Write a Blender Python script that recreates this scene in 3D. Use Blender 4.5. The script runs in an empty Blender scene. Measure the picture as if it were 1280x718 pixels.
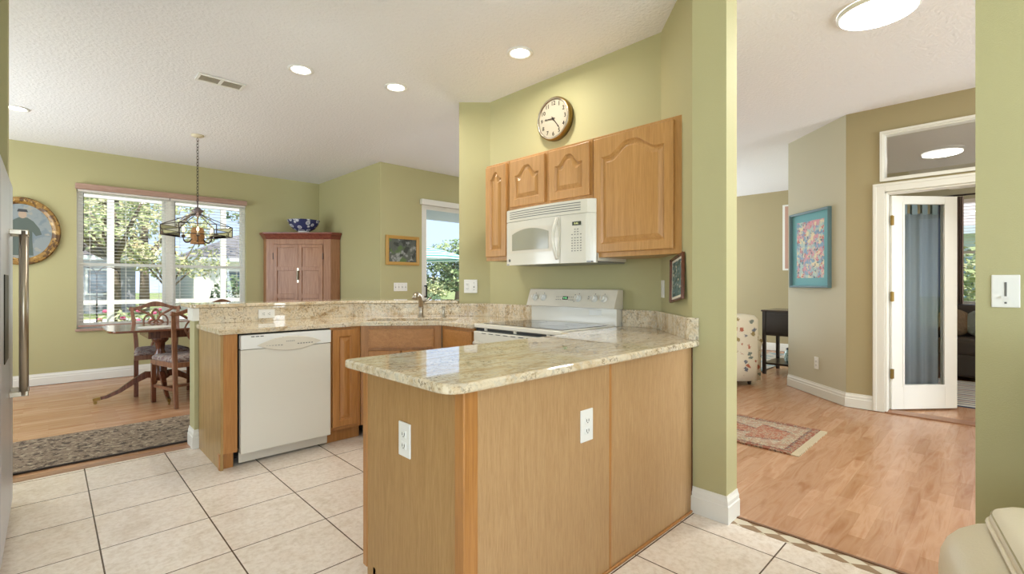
import bpy, bmesh, math, random
from mathutils import Vector, Matrix, geometry
random.seed(7)
PI = math.pi
SC = bpy.context.scene
COL = SC.collection

# ------------------------------------------------------------------ camera
CAM_H = 1.20
cd = bpy.data.cameras.new('camera'); cam = bpy.data.objects.new('camera', cd); COL.objects.link(cam)
cd.sensor_width = 36; cd.lens = 598.0/1280*36; cd.shift_y = -3.9/1280
cd.clip_start = 0.05; cd.clip_end = 300
cam.location = (0, 0, CAM_H); cam.rotation_euler = (PI/2, 0, math.radians(45.896-90))
SC.camera = cam

# ------------------------------------------------------------------ exposure, sky, sun, added fill panels
SC.view_settings.view_transform = 'Standard'; SC.view_settings.look = 'None'
SC.view_settings.exposure = 0.18; SC.view_settings.gamma = 1.0; SC.view_settings.use_curve_mapping = False
w = bpy.data.worlds.new('world'); SC.world = w; w.use_nodes = True
nt = w.node_tree; nt.nodes.clear()
wo = nt.nodes.new('ShaderNodeOutputWorld'); bg = nt.nodes.new('ShaderNodeBackground')
tc = nt.nodes.new('ShaderNodeTexCoord'); sx = nt.nodes.new('ShaderNodeSeparateXYZ'); rp = nt.nodes.new('ShaderNodeValToRGB')
nt.links.new(tc.outputs['Generated'], sx.inputs[0]); nt.links.new(sx.outputs['Z'], rp.inputs[0])
rp.color_ramp.elements[0].color = (0.58, 0.76, 1.0, 1); rp.color_ramp.elements[0].position = 0.0
rp.color_ramp.elements[1].color = (0.34, 0.52, 0.85, 1); rp.color_ramp.elements[1].position = 0.75
cl = nt.nodes.new('ShaderNodeTexNoise'); cl.inputs['Scale'].default_value = 3.0; cl.inputs['Detail'].default_value = 6
nt.links.new(tc.outputs['Generated'], cl.inputs['Vector'])
cr = nt.nodes.new('ShaderNodeValToRGB'); cr.color_ramp.elements[0].position = .52; cr.color_ramp.elements[1].position = .74
nt.links.new(cl.outputs['Fac'], cr.inputs[0])
mx = nt.nodes.new('ShaderNodeMixRGB'); mx.inputs[2].default_value = (1, 1, 1, 1)
nt.links.new(cr.outputs[0], mx.inputs[0]); nt.links.new(rp.outputs[0], mx.inputs[1])
nt.links.new(mx.outputs[0], bg.inputs['Color']); bg.inputs['Strength'].default_value = 1.35
nt.links.new(bg.outputs[0], wo.inputs[0])

def sun():
    l = bpy.data.lights.new('sun', 'SUN'); l.energy = 6.5; l.angle = math.radians(1.0); l.color = (1, .95, .86)
    o = bpy.data.objects.new('sun', l); COL.objects.link(o)
    o.rotation_euler = (math.radians(32), 0, math.radians(-20))
sun()
def area(name, loc, rot, sx_, sy_, power, color=(1, 1, 1)):
    l = bpy.data.lights.new(name, 'AREA'); l.shape = 'RECTANGLE'; l.size = sx_; l.size_y = sy_
    l.energy = power; l.color = color
    o = bpy.data.objects.new(name, l); COL.objects.link(o); o.location = loc; o.rotation_euler = rot
    return o
# added fill panels in invented, unseen window openings, tilted up to brighten the ceiling
area('fill_south', (-0.5, -3.9, 1.35), (math.radians(90+46), 0, 0), 3.9, 2.1, 175, (.80, .91, 1))
area('fill_west', (-3.4, -0.7, 1.35), (math.radians(90+40), 0, math.radians(-90)), 4.2, 2.1, 50, (.80, .91, 1))
area('fill_entry', (4.1, -3.9, 1.25), (math.radians(90+30), 0, 0), 1.5, 2.3, 150, (.83, .92, 1))
area('fill_dining_side', (-2.25, 6.1, 1.4), (math.radians(90+35), 0, math.radians(-90)), 2.6, 1.8, 95, (.84, .93, 1))
area('fill_great_room', (7.7, 5.8, 1.35), (math.radians(90+30), 0, math.radians(180)), 2.6, 2.1, 120, (.84, .93, 1))

# ------------------------------------------------------------------ helpers
def lin(c):
    c = c/255.0
    return c/12.92 if c <= .04045 else ((c+.055)/1.055)**2.4
def C(r, g, b): return (lin(r), lin(g), lin(b), 1)

def mat_base(name):
    m = bpy.data.materials.new(name); m.use_nodes = True
    n = m.node_tree; b = n.nodes['Principled BSDF']
    return m, n, b
def P(name, col, rough=.5, metal=0, emit=None, es=0, bump=None, spec=None, coat=0):
    m, n, b = mat_base(name)
    b.inputs['Base Color'].default_value = col; b.inputs['Roughness'].default_value = rough
    b.inputs['Metallic'].default_value = metal
    if coat: b.inputs['Coat Weight'].default_value = coat
    if spec is not None: b.inputs['Specular IOR Level'].default_value = spec
    if emit: b.inputs['Emission Color'].default_value = emit; b.inputs['Emission Strength'].default_value = es
    if bump:
        add_bump(n, b, bump[0], bump[1])
    else:
        # faint procedural variation so no surface is dead flat
        t = n.nodes.new('ShaderNodeTexCoord'); no = n.nodes.new('ShaderNodeTexNoise'); no.inputs['Scale'].default_value = 9
        n.links.new(t.outputs['Object'], no.inputs['Vector'])
        mr = n.nodes.new('ShaderNodeMapRange'); mr.inputs['To Min'].default_value = max(0, rough-.03); mr.inputs['To Max'].default_value = min(1, rough+.03)
        n.links.new(no.outputs['Fac'], mr.inputs['Value']); n.links.new(mr.outputs[0], b.inputs['Roughness'])
    return m
def add_bump(n, b, scale, strength, detail=3, dist=.01):
    t = n.nodes.new('ShaderNodeTexCoord'); no = n.nodes.new('ShaderNodeTexNoise')
    no.inputs['Scale'].default_value = scale; no.inputs['Detail'].default_value = detail
    bp = n.nodes.new('ShaderNodeBump'); bp.inputs['Strength'].default_value = strength; bp.inputs['Distance'].default_value = dist
    n.links.new(t.outputs['Object'], no.inputs['Vector']); n.links.new(no.outputs['Fac'], bp.inputs['Height'])
    n.links.new(bp.outputs[0], b.inputs['Normal'])
def ramp(n, stops):
    r = n.nodes.new('ShaderNodeValToRGB'); e = r.color_ramp.elements
    e[0].position, e[0].color = stops[0]; e[1].position, e[1].color = stops[-1]
    for p, c in stops[1:-1]:
        x = e.new(p); x.color = c
    return r
def noise_node(n, vec, scale, detail=4, rough=.5, dist=0):
    no = n.nodes.new('ShaderNodeTexNoise'); no.inputs['Scale'].default_value = scale; no.inputs['Detail'].default_value = detail
    no.inputs['Roughness'].default_value = rough; no.inputs['Distortion'].default_value = dist
    n.links.new(vec, no.inputs['Vector']); return no
def mapping(n, scale=(1, 1, 1), loc=(0, 0, 0), rot=(0, 0, 0), kind='Object'):
    t = n.nodes.new('ShaderNodeTexCoord'); mp = n.nodes.new('ShaderNodeMapping')
    mp.inputs['Scale'].default_value = scale; mp.inputs['Location'].default_value = loc; mp.inputs['Rotation'].default_value = rot
    n.links.new(t.outputs[kind], mp.inputs['Vector']); return mp.outputs[0]
def mixc(n, fac, a, b, mode='MIX'):
    m = n.nodes.new('ShaderNodeMixRGB'); m.blend_type = mode
    for i, v in enumerate((fac, a, b)):
        if isinstance(v, (float, int)) or isinstance(v, tuple): m.inputs[i].default_value = v
        else: n.links.new(v, m.inputs[i])
    return m.outputs[0]
def wood(name, dark, mid, light, axis='z', rough=.35, sc=1.0, coat=.15, contrast=1.0):
    m, n, b = mat_base(name)
    s = {'z': (14, 14, .9), 'x': (.9, 14, 14), 'y': (14, .9, 14)}[axis]
    v = mapping(n, tuple(a*sc for a in s))
    n1 = noise_node(n, v, 2.2, 5, .6, 1.2)
    r = ramp(n, [(.3, dark), (.5, mid), (.72, light)]); n.links.new(n1.outputs['Fac'], r.inputs[0])
    s2 = {'z': (90, 90, 3), 'x': (3, 90, 90), 'y': (90, 3, 90)}[axis]
    v2 = mapping(n, tuple(a*sc for a in s2)); n2 = noise_node(n, v2, 3, 3)
    r2 = ramp(n, [(.38, (.62, .52, .42, 1)), (.52, (1, 1, 1, 1))]); n.links.new(n2.outputs['Fac'], r2.inputs[0])
    o = mixc(n, .45*contrast, r.outputs[0], r2.outputs[0], 'MULTIPLY')
    n.links.new(o, b.inputs['Base Color']); b.inputs['Roughness'].default_value = rough
    b.inputs['Coat Weight'].default_value = coat; b.inputs['Coat Roughness'].default_value = .15
    return m
def granite(name, vein_rot=.35):
    m, n, b = mat_base(name)
    v = mapping(n, (1, 1, 1), kind='Object')
    vs = mapping(n, (2.4, 9, 4), rot=(0, 0, vein_rot))
    a = noise_node(n, vs, 1.9, 8, .72, .9)
    r = ramp(n, [(.30, C(158, 128, 92)), (.41, C(200, 176, 140)), (.52, C(222, 206, 178)), (.75, C(228, 220, 204))]); n.links.new(a.outputs['Fac'], r.inputs[0])
    k = noise_node(n, v, 75, 6, .75); rk = ramp(n, [(.42, (.24, .17, .11, 1)), (.485, (1, 1, 1, 1))]); n.links.new(k.outputs['Fac'], rk.inputs[0])
    f = noise_node(n, v, 5, 4, .65); rf = ramp(n, [(.40, (.15, .15, .15, 1)), (.60, (.85, .85, .85, 1))]); n.links.new(f.outputs['Fac'], rf.inputs[0])
    o = mixc(n, rf.outputs[0], r.outputs[0], mixc(n, 1.0, r.outputs[0], rk.outputs[0], 'MULTIPLY'))
    g = noise_node(n, v, 34, 4, .6); rg = ramp(n, [(.52, (0, 0, 0, 1)), (.62, (1, 1, 1, 1))]); n.links.new(g.outputs['Fac'], rg.inputs[0])
    gm = n.nodes.new('ShaderNodeMath'); gm.operation = 'MULTIPLY'; gm.inputs[1].default_value = .5; n.links.new(rg.outputs[0], gm.inputs[0])
    o = mixc(n, gm.outputs[0], o, C(196, 190, 176))
    n.links.new(o, b.inputs['Base Color']); b.inputs['Roughness'].default_value = .025
    return m
def speckle(name, base, spots, scale, thr=.5, rough=.9, wid=.04, bump=0):
    """fabric / foliage style blotches: base colour with layered coloured noise patches"""
    m, n, b = mat_base(name); v = mapping(n)
    o = base
    for i, (col, sc_, th) in enumerate(spots):
        v2 = mapping(n, (1, 1, 1), loc=(i*3.7, i*1.9, i*5.1))
        q = noise_node(n, v2, sc_*scale, 3, .55); r = ramp(n, [(th, (0, 0, 0, 1)), (th+wid, (1, 1, 1, 1))]); n.links.new(q.outputs['Fac'], r.inputs[0])
        o = mixc(n, r.outputs[0], o, col)
    n.links.new(o, b.inputs['Base Color']); b.inputs['Roughness'].default_value = rough
    if bump: add_bump(n, b, bump, .5)
    return m
def glass_mat(name, refl=.06, tint=(1, 1, 1, 1)):
    m, n, b = mat_base(name); n.nodes.remove(b)
    o = n.nodes['Material Output']; t = n.nodes.new('ShaderNodeBsdfTransparent'); g = n.nodes.new('ShaderNodeBsdfGlossy')
    t.inputs['Color'].default_value = tint; g.inputs['Roughness'].default_value = .0
    f = n.nodes.new('ShaderNodeFresnel'); f.inputs['IOR'].default_value = 1.5
    ad = n.nodes.new('ShaderNodeMath'); ad.operation = 'ADD'; ad.use_clamp = True; ad.inputs[1].default_value = refl
    n.links.new(f.outputs[0], ad.inputs[0])
    mxs = n.nodes.new('ShaderNodeMixShader'); n.links.new(ad.outputs[0], mxs.inputs[0]); n.links.new(t.outputs[0], mxs.inputs[1]); n.links.new(g.outputs[0], mxs.inputs[2])
    n.links.new(mxs.outputs[0], o.inputs['Surface']); return m

# world transform bookkeeping: parts are authored in world coordinates and stored in their parent's frame
W = {}
def tag(o, label=None, cat=None, group=None, kind=None):
    if label: o['label'] = label
    if cat: o['category'] = cat
    if group: o['group'] = group
    if kind: o['kind'] = kind
    return o
def thing(name, label, cat, loc=(0, 0, 0), rotz=0, group=None):
    o = bpy.data.objects.new(name, None); COL.objects.link(o); o.empty_display_size = .1
    o.location = loc; o.rotation_euler = (0, 0, rotz)
    W[o.name] = Matrix.Translation(Vector(loc)) @ Matrix.Rotation(rotz, 4, 'Z')
    return tag(o, label, cat, group)
def frame(loc, rotz=0): return Matrix.Translation(Vector(loc)) @ Matrix.Rotation(rotz, 4, 'Z')

class MB:
    def __init__(s, M=None): s.v = []; s.f = []; s.M = M or Matrix()
    def _a(s, vs, fs, M=None):
        k = len(s.v); T = s.M @ M if M is not None else s.M
        s.v += [T @ Vector(p) for p in vs]; s.f += [tuple(i+k for i in f) for f in fs]; return s
    def box(s, x0, x1, y0, y1, z0, z1, M=None):
        vs = [(x, y, z) for z in (z0, z1) for y in (y0, y1) for x in (x0, x1)]
        return s._a(vs, [(0, 2, 3, 1), (4, 5, 7, 6), (0, 1, 5, 4), (2, 6, 7, 3), (0, 4, 6, 2), (1, 3, 7, 5)], M)
    def ring(s, x0, x1, y0, y1, z0, z1, l, r, b, t, M=None):
        """rectangular frame in the xz plane, rails fitted between the stiles (no doubled faces)"""
        s.box(x0, x0+l, y0, y1, z0, z1, M).box(x1-r, x1, y0, y1, z0, z1, M)
        s.box(x0+l, x1-r, y0, y1, z1-t, z1, M)
        if b: s.box(x0+l, x1-r, y0, y1, z0, z0+b, M)
        return s
    def prism(s, poly, z0, z1, M=None):
        n = len(poly); a = sum(poly[i][0]*poly[(i+1) % n][1]-poly[(i+1) % n][0]*poly[i][1] for i in range(n))
        if a < 0: poly = poly[::-1]
        vs = [(x, y, z0) for x, y in poly]+[(x, y, z1) for x, y in poly]
        fs = [tuple(range(n-1, -1, -1)), tuple(range(n, 2*n))]+[(i, (i+1) % n, (i+1) % n+n, i+n) for i in range(n)]
        return s._a(vs, fs, M)
    def prism_hole(s, outer, hole, z0, z1, M=None):
        al = [Vector((x, y, 0)) for x, y in outer]; ho = [Vector((x, y, 0)) for x, y in hole]
        tris = geometry.tessellate_polygon([al, ho]); pts = al+ho; n = len(pts); no = len(outer)
        vs = [(p.x, p.y, z0) for p in pts]+[(p.x, p.y, z1) for p in pts]; fs = []
        for t in tris:
            a, b, c_ = (pts[i] for i in t)
            if (b-a).cross(c_-a).z < 0: t = t[::-1]
            fs.append(tuple(i+n for i in t)); fs.append(tuple(t[::-1]))
        for i in range(no): fs.append((i, (i+1) % no, (i+1) % no+n, i+n))
        m = len(hole)
        for i in range(m): fs.append((no+i, no+i+n, no+(i+1) % m+n, no+(i+1) % m))
        return s._a(vs, fs, M)
    def loft(s, rings, closed=True, cap=True, M=None):
        n = len(rings[0]); vs = [p for r in rings for p in r]; fs = []
        for i in range(len(rings)-1):
            for j in range(n if closed else n-1):
                k = (j+1) % n; fs.append((i*n+j, i*n+k, (i+1)*n+k, (i+1)*n+j))
        if cap and closed:
            fs.append(tuple(range(n-1, -1, -1))); fs.append(tuple((len(rings)-1)*n+j for j in range(n)))
        return s._a(vs, fs, M)
    def tube(s, pts, r, seg=8, M=None, flat=None, cap=True, up=None):
        pts = [Vector(p) for p in pts]; rs = r if isinstance(r, (list, tuple)) else [r]*len(pts); rings = []
        prev = None
        for i, p in enumerate(pts):
            t = (pts[min(i+1, len(pts)-1)]-pts[max(i-1, 0)]).normalized()
            if prev is None:
                u = Vector(up) if up else (Vector((0, 0, 1)) if abs(t.z) < .9 else Vector((1, 0, 0)))
            else: u = prev
            u = (u-t*u.dot(t))
            if u.length < 1e-6: u = t.orthogonal()
            u.normalize(); prev = u; wv = t.cross(u)
            a = rs[i]; b = a*(flat if flat else 1)
            rings.append([tuple(p+wv*(a*math.cos(q))+u*(b*math.sin(q))) for q in (2*PI*k/seg for k in range(seg))])
        return s.loft(rings, True, cap, M)
    def bar(s, pts, wx, wy, M=None, ax=(1, 0, 0)):
        """rectangular section swept along pts, first half-width along fixed axis ax"""
        pts = [Vector(p) for p in pts]; ax = Vector(ax).normalized(); rings = []
        for i, p in enumerate(pts):
            t = (pts[min(i+1, len(pts)-1)]-pts[max(i-1, 0)]).normalized(); o = t.cross(ax).normalized()
            a = wx[i] if isinstance(wx, (list, tuple)) else wx; b = wy[i] if isinstance(wy, (list, tuple)) else wy
            rings.append([tuple(p+ax*a+o*b), tuple(p-ax*a+o*b), tuple(p-ax*a-o*b), tuple(p+ax*a-o*b)])
        return s.loft(rings, True, True, M)
    def lathe(s, prof, seg=24, M=None, c=(0, 0), cap=True):
        rings = [[(c[0]+r*math.cos(2*PI*k/seg), c[1]+r*math.sin(2*PI*k/seg), z) for k in range(seg)] for r, z in prof]
        return s.loft(rings, True, cap, M)
    def ell(s, c, rx, ry, rz, seg=14, rg=8, M=None):
        rings = []
        for i in range(1, rg):
            a = -PI/2+PI*i/rg
            rings.append([(c[0]+rx*math.cos(a)*math.cos(2*PI*k/seg), c[1]+ry*math.cos(a)*math.sin(2*PI*k/seg), c[2]+rz*math.sin(a)) for k in range(seg)])
        n = seg; vs = [p for r in rings for p in r]+[(c[0], c[1], c[2]-rz), (c[0], c[1], c[2]+rz)]; fs = []
        for i in range(len(rings)-1):
            for j in range(n): k = (j+1) % n; fs.append((i*n+j, i*n+k, (i+1)*n+k, (i+1)*n+j))
        L = len(vs)
        for j in range(n):
            fs.append((L-2, (j+1) % n, j)); fs.append((L-1, (len(rings)-1)*n+j, (len(rings)-1)*n+(j+1) % n))
        return s._a(vs, fs, M)
    def build(s, name, mat, parent=None, bevel=0, smooth=False, label=None, cat=None, group=None, kind=None, seg=2, subsurf=0):
        me = bpy.data.meshes.new(name)
        if parent is not None: T = W[parent.name]; Ti = T.inverted(); org = None
        else:
            xs = [p.x for p in s.v]; ys = [p.y for p in s.v]; zs = [p.z for p in s.v]
            org = Vector(((min(xs)+max(xs))/2, (min(ys)+max(ys))/2, min(zs)))
            if kind == 'structure': org = Vector((0, 0, 0))
            T = Matrix.Translation(org); Ti = T.inverted()
        me.from_pydata([tuple(Ti @ p) for p in s.v], [], s.f); me.update()
        o = bpy.data.objects.new(name, me); COL.objects.link(o)
        if isinstance(mat, (list, tuple)):
            for q in mat: me.materials.append(q)
        else: me.materials.append(mat)
        if parent is not None: o.parent = parent
        else: o.location = org
        W[o.name] = T.copy()
        if smooth: me.polygons.foreach_set('use_smooth', [True]*len(me.polygons))
        if subsurf:
            q = o.modifiers.new('sub', 'SUBSURF'); q.levels = subsurf; q.render_levels = subsurf
        if bevel:
            q = o.modifiers.new('bevel', 'BEVEL'); q.width = bevel; q.segments = seg; q.limit_method = 'ANGLE'; q.angle_limit = math.radians(40)
            q.harden_normals = False
        return tag(o, label, cat, group, kind)
def flat_orient(mb):  # no-op helper kept for readability
    return mb
def text_mb(body, size, M, depth=.0006, align='CENTER'):
    cu = bpy.data.curves.new('t', 'FONT'); cu.body = body; cu.size = size; cu.extrude = depth; cu.align_x = align; cu.align_y = 'CENTER'; cu.resolution_u = 2
    ob = bpy.data.objects.new('t', cu); COL.objects.link(ob)
    me = ob.to_mesh(); mb = MB(M)
    mb._a([tuple(v.co) for v in me.vertices], [tuple(p.vertices) for p in me.polygons])
    ob.to_mesh_clear(); bpy.data.objects.remove(ob); bpy.data.curves.remove(cu); return mb
def merge(a, b):
    k = len(a.v); a.v += b.v; a.f += [tuple(i+k for i in f) for f in b.f]; return a
def copy_tree(o, parent=None):
    c = o.copy(); COL.objects.link(c); c.parent = parent
    W[c.name] = W[o.name].copy()
    for ch in list(o.children): copy_tree(ch, c)
    return c

# ------------------------------------------------------------------ materials
M_wall = P('green_paint', C(183, 176, 132), .75, bump=(220, .12))
M_wall_tan = P('olive_tan_paint', C(170, 156, 120), .75, bump=(220, .12))
M_wall_daylit = P('daylit_wall_paint', C(200, 194, 170), .75, bump=(220, .12))  # slider daylight on the angled hall wall is put into this paler colour
M_ceil = P('knockdown_ceiling', C(240, 239, 240), .9, bump=(48, .65))
M_trim = P('white_trim_paint', C(232, 230, 222), .4)
M_white = P('white_enamel', C(228, 222, 208), .22, coat=.3)
M_white2 = P('white_plastic', C(236, 234, 228), .35)
M_almond = P('almond_plastic', C(222, 213, 196), .3)
M_dark = P('dark_gap', C(28, 26, 24), .5)
M_grey = P('grey_ink', C(110, 108, 104), .6)
M_black = P('black_plastic', C(18, 18, 18), .3)
M_steel = P('stainless_steel', C(208, 212, 220), .36, metal=.75)
M_nickel = P('brushed_nickel', C(176, 166, 150), .3, metal=1)
M_brass = P('aged_brass', C(142, 116, 66), .35, metal=1)
M_gold = speckle('gilt_moulding', C(150, 112, 52), [(C(92, 62, 30), 1, .5), (C(196, 160, 96), 1.4, .6)], 16, rough=.35)
M_iron = P('dark_iron', C(70, 62, 58), .45, metal=.8)
M_glass = glass_mat('window_glass', .0)
M_oak = wood('honey_oak', C(180, 130, 72), C(190, 140, 80), C(200, 150, 92), 'z', contrast=.6)
M_oak_h = wood('honey_oak_rail', C(178, 122, 62), C(204, 150, 86), C(222, 172, 108), 'y')
M_oak_d = wood('amber_oak', C(166, 112, 56), C(178, 122, 64), C(190, 134, 76), 'z', contrast=.6)
M_oak_dx = wood('amber_oak_rail', C(166, 112, 56), C(178, 122, 64), C(190, 134, 76), 'x', contrast=.6)
M_lam = wood('oak_veneer_panel', C(176, 138, 94), C(184, 146, 102), C(190, 154, 110), 'z', .5, 2.2, .0, .8)
M_mahog = wood('walnut_stain', C(70, 36, 22), C(104, 58, 38), C(130, 78, 52), 'z', .25)
M_mahog_x = wood('walnut_stain_top', C(84, 46, 30), C(112, 66, 46), C(134, 84, 60), 'x', .12, coat=.6)
M_chair = wood('worn_walnut', C(96, 58, 40), C(132, 88, 64), C(156, 110, 84), 'z', .35)
M_cup = wood('cherry_cupboard', C(140, 94, 62), C(158, 110, 76), C(172, 124, 90), 'z', .45, contrast=.7)
M_cup_top = wood('cherry_cornice', C(104, 50, 38), C(128, 66, 52), C(142, 80, 62), 'x', .35)
M_espresso = P('espresso_wood', C(44, 34, 30), .3, coat=.2)
M_granite = granite('cream_granite')
M_seat = speckle('tapestry_seat', C(150, 138, 134), [(C(120, 96, 92), 1, .5), (C(178, 160, 138), 1.6, .58)], 30)
M_leather = P('cream_leather', C(196, 184, 156), .42, bump=(160, .12))
M_leather_pad = P('cream_leather_pad', C(206, 195, 170), .38, bump=(160, .12))
M_stitch = P('leather_seam', C(150, 138, 100), .6)
M_leaf = speckle('tree_leaves', C(104, 130, 84), [(C(160, 176, 128), 1, .5), (C(72, 96, 60), 1.4, .55)], 2)
M_leaf2 = speckle('pale_tree_leaves', C(160, 172, 120), [(C(206, 204, 156), 1, .5), (C(112, 132, 88), 1.6, .58)], 2)
M_leaf3 = speckle('hedge_leaves', C(86, 110, 80), [(C(120, 138, 100), 2, .5)], 3)
M_bark = P('grey_bark', C(120, 106, 92), .9, bump=(30, .6))
M_lamp = P('lit_lens', C(255, 250, 240), .5, emit=(1, .96, .88, 1), es=9)
M_disc = P('lit_disc_lens', C(255, 255, 250), .5, emit=(1, .99, .95, 1), es=7)

def tile_floor():
    m, n, b = mat_base('ceramic_floor_tile')
    v = mapping(n, (1, 1, 1), loc=(-.168+.4247*40, -1.135+.427*40, 0))
    br = n.nodes.new('ShaderNodeTexBrick'); br.offset = 0; br.squash = 1
    br.inputs['Scale'].default_value = 1; br.inputs['Mortar Size'].default_value = .0032; br.inputs['Mortar Smooth'].default_value = .1
    br.inputs['Brick Width'].default_value = .4247; br.inputs['Row Height'].default_value = .427; br.inputs['Bias'].default_value = 0
    br.inputs['Color1'].default_value = C(238, 228, 218); br.inputs['Color2'].default_value = C(243, 234, 226); br.inputs['Mortar'].default_value = C(92, 72, 56)
    n.links.new(v, br.inputs['Vector'])
    v2 = mapping(n); a = noise_node(n, v2, 5, 8, .65, .6); r = ramp(n, [(.35, C(226, 214, 198)), (.5, C(250, 246, 240)), (.66, C(238, 226, 212))]); n.links.new(a.outputs['Fac'], r.inputs[0])
    a2 = noise_node(n, v2, 38, 5, .7); r2 = ramp(n, [(.36, C(222, 212, 200)), (.56, (1, 1, 1, 1))]); n.links.new(a2.outputs['Fac'], r2.inputs[0])
    n.links.new(mixc(n, .5, mixc(n, .55, br.outputs['Color'], r.outputs[0], 'MULTIPLY'), r2.outputs[0], 'MULTIPLY'), b.inputs['Base Color'])
    h = noise_node(n, v2, 14, 6, .6); bp = n.nodes.new('ShaderNodeBump'); bp.inputs['Strength'].default_value = .35; bp.inputs['Distance'].default_value = .006
    n.links.new(h.outputs['Fac'], bp.inputs['Height']); b2 = n.nodes.new('ShaderNodeBump'); b2.invert = True; b2.inputs['Strength'].default_value = .6; b2.inputs['Distance'].default_value = .003
    n.links.new(br.outputs['Fac'], b2.inputs['Height']); n.links.new(bp.outputs[0], b2.inputs['Normal']); n.links.new(b2.outputs[0], b.inputs['Normal'])
    b.inputs['Roughness'].default_value = .27
    return m
M_tile = tile_floor()
def strip_floor():
    m, n, b = mat_base('strip_laminate_floor')
    v = mapping(n)
    br = n.nodes.new('ShaderNodeTexBrick'); br.offset = .37; br.offset_frequency = 2; br.squash = 1
    br.inputs['Scale'].default_value = 1; br.inputs['Mortar Size'].default_value = .0006; br.inputs['Mortar Smooth'].default_value = 1
    br.inputs['Brick Width'].default_value = .46; br.inputs['Row Height'].default_value = .066; br.inputs['Bias'].default_value = 0
    br.inputs['Color1'].default_value = C(178, 134, 100); br.inputs['Color2'].default_value = C(198, 156, 124); br.inputs['Mortar'].default_value = C(168, 124, 92)
    n.links.new(v, br.inputs['Vector'])
    v2 = mapping(n, (1.2, 9, 1)); a = noise_node(n, v2, 2.2, 4, .5, .8); r = ramp(n, [(.30, C(228, 208, 188)), (.52, (1, 1, 1, 1)), (.7, C(238, 222, 206))]); n.links.new(a.outputs['Fac'], r.inputs[0])
    n.links.new(mixc(n, .9, br.outputs['Color'], r.outputs[0], 'MULTIPLY'), b.inputs['Base Color'])
    b.inputs['Roughness'].default_value = .26
    return m
M_floor = strip_floor()

# ------------------------------------------------------------------ room shell
HC = 2.86
def S(mb, name, mat, **k): return mb.build(name, mat, kind='structure', **k)
floor = MB().prism([(-3.6, -4.12), (9.52, -4.12), (9.52, 6.04), (3.36, 6.04), (3.36, 8.09), (-3.6, 8.09)], -.12, -.004)
S(floor, 'floor', M_floor)
S(MB().prism([(-3.55, -4.0), (2.455, -4.0), (2.455, 4.16), (-3.55, 4.16)], -.02, 0), 'floor_tiled', M_tile)
def mosaic():
    m, n, b = mat_base('mosaic_border')
    v = mapping(n, (18.9, 12.2, 1), rot=(0, 0, PI/4))
    ck = n.nodes.new('ShaderNodeTexChecker'); ck.inputs['Scale'].default_value = 1.0
    ck.inputs['Color1'].default_value = C(150, 122, 92); ck.inputs['Color2'].default_value = C(214, 202, 180)
    n.links.new(v, ck.inputs['Vector']); n.links.new(ck.outputs['Color'], b.inputs['Base Color']); b.inputs['Roughness'].default_value = .4
    return m
M_mos = mosaic()
S(MB().box(2.455, 2.53, .06, .985, -.003, .001), 'trim_1', M_mos)
S(MB().box(2.53, 2.545, .06, .985, -.003, .006), 'trim_2', P('threshold_strip', C(120, 84, 58), .4))
S(MB().box(-2.2, .79, 4.16, 4.235, -.003, .003), 'trim_3', wood('threshold_wood', C(130, 90, 66), C(166, 124, 96), C(186, 146, 118), 'x'))
S(MB().prism([(-3.6, -4.12), (9.52, -4.12), (9.52, 6.04), (3.36, 6.04), (3.36, 8.09), (-3.6, 8.09)], HC, HC+.15), 'ceiling', M_ceil)

def wall(name, x0, x1, y0, y1, holes=(), mat=M_wall, z1=HC):
    """axis aligned wall with rectangular openings (a0,a1,z0,z1) along its long axis"""
    mb = MB(); lx = (x1-x0) > (y1-y0); a0, a1 = (x0, x1) if lx else (y0, y1)
    cuts = sorted({a0, a1} | {h[0] for h in holes} | {h[1] for h in holes})
    for p, q in zip(cuts, cuts[1:]):
        hs = sorted([h for h in holes if h[0] <= p+1e-6 and h[1] >= q-1e-6], key=lambda h: h[2]); z = 0
        for h in hs+[(0, 0, z1, z1)]:
            if h[2] > z+1e-6:
                if lx: mb.box(p, q, y0, y1, z, h[2])
                else: mb.box(x0, x1, p, q, z, h[2])
            z = max(z, h[3])
    return S(mb, name, mat)
wall('wall_dining', -2.42, 3.36, 7.95, 8.09, [(.25, 2.135, .64, 2.41)])
wall('wall_dining_east', 3.235, 3.36, 5.91, 7.95)
wall('wall_patio', 3.36, 9.52, 5.91, 6.04, [(3.90, 6.30, 0, 2.41), (6.45, 9.0, .25, 2.41)])
wall('wall_far_east', 9.40, 9.52, 1.79, 5.91, mat=M_wall_tan)
S(MB().prism([(2.44, .974), (2.44, 1.151), (2.90, 1.58), (2.90, 3.28), (2.695, 3.475), (2.78, 3.56), (3.02, 3.33), (3.02, 1.53), (2.574, 1.11), (2.574, .974)], 0, HC), 'wall_kitchen', M_wall)
wall('wall_right', 2.44, 2.574, -4.0, .077)
wall('wall_entry', 5.62, 5.75, -4.0, 1.09, [(-.69, .785, 0, 2.06), (-.69, .80, 2.18, 2.605)], M_wall_tan)
S(MB().prism([(5.62, 1.09), (6.29, 1.79), (6.40, 1.72), (5.75, 1.04)], 0, HC), 'wall_hall_angle', M_wall_daylit)
wall('wall_den_north', 6.30, 9.40, 1.66, 1.79, mat=M_wall_daylit)
wall('wall_den_east', 9.10, 9.22, -4.0, 1.66, [(-1.4, .50, .92, 2.37)], M_wall_daylit)
wall('wall_south', -3.6, 9.22, -4.12, -4.0, [(-2.45, 1.45, .3, 2.4), (3.35, 4.85, .05, 2.4), (6.3, 8.5, .5, 2.3)])
wall('wall_west', -3.6, -3.48, -4.0, 2.70, [(-2.8, 1.4, .3, 2.4)])
wall('wall_alcove_south', -3.48, -.30, 2.58, 2.70)
wall('wall_alcove_back', -1.10, -.98, 2.70, 3.68)
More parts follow.
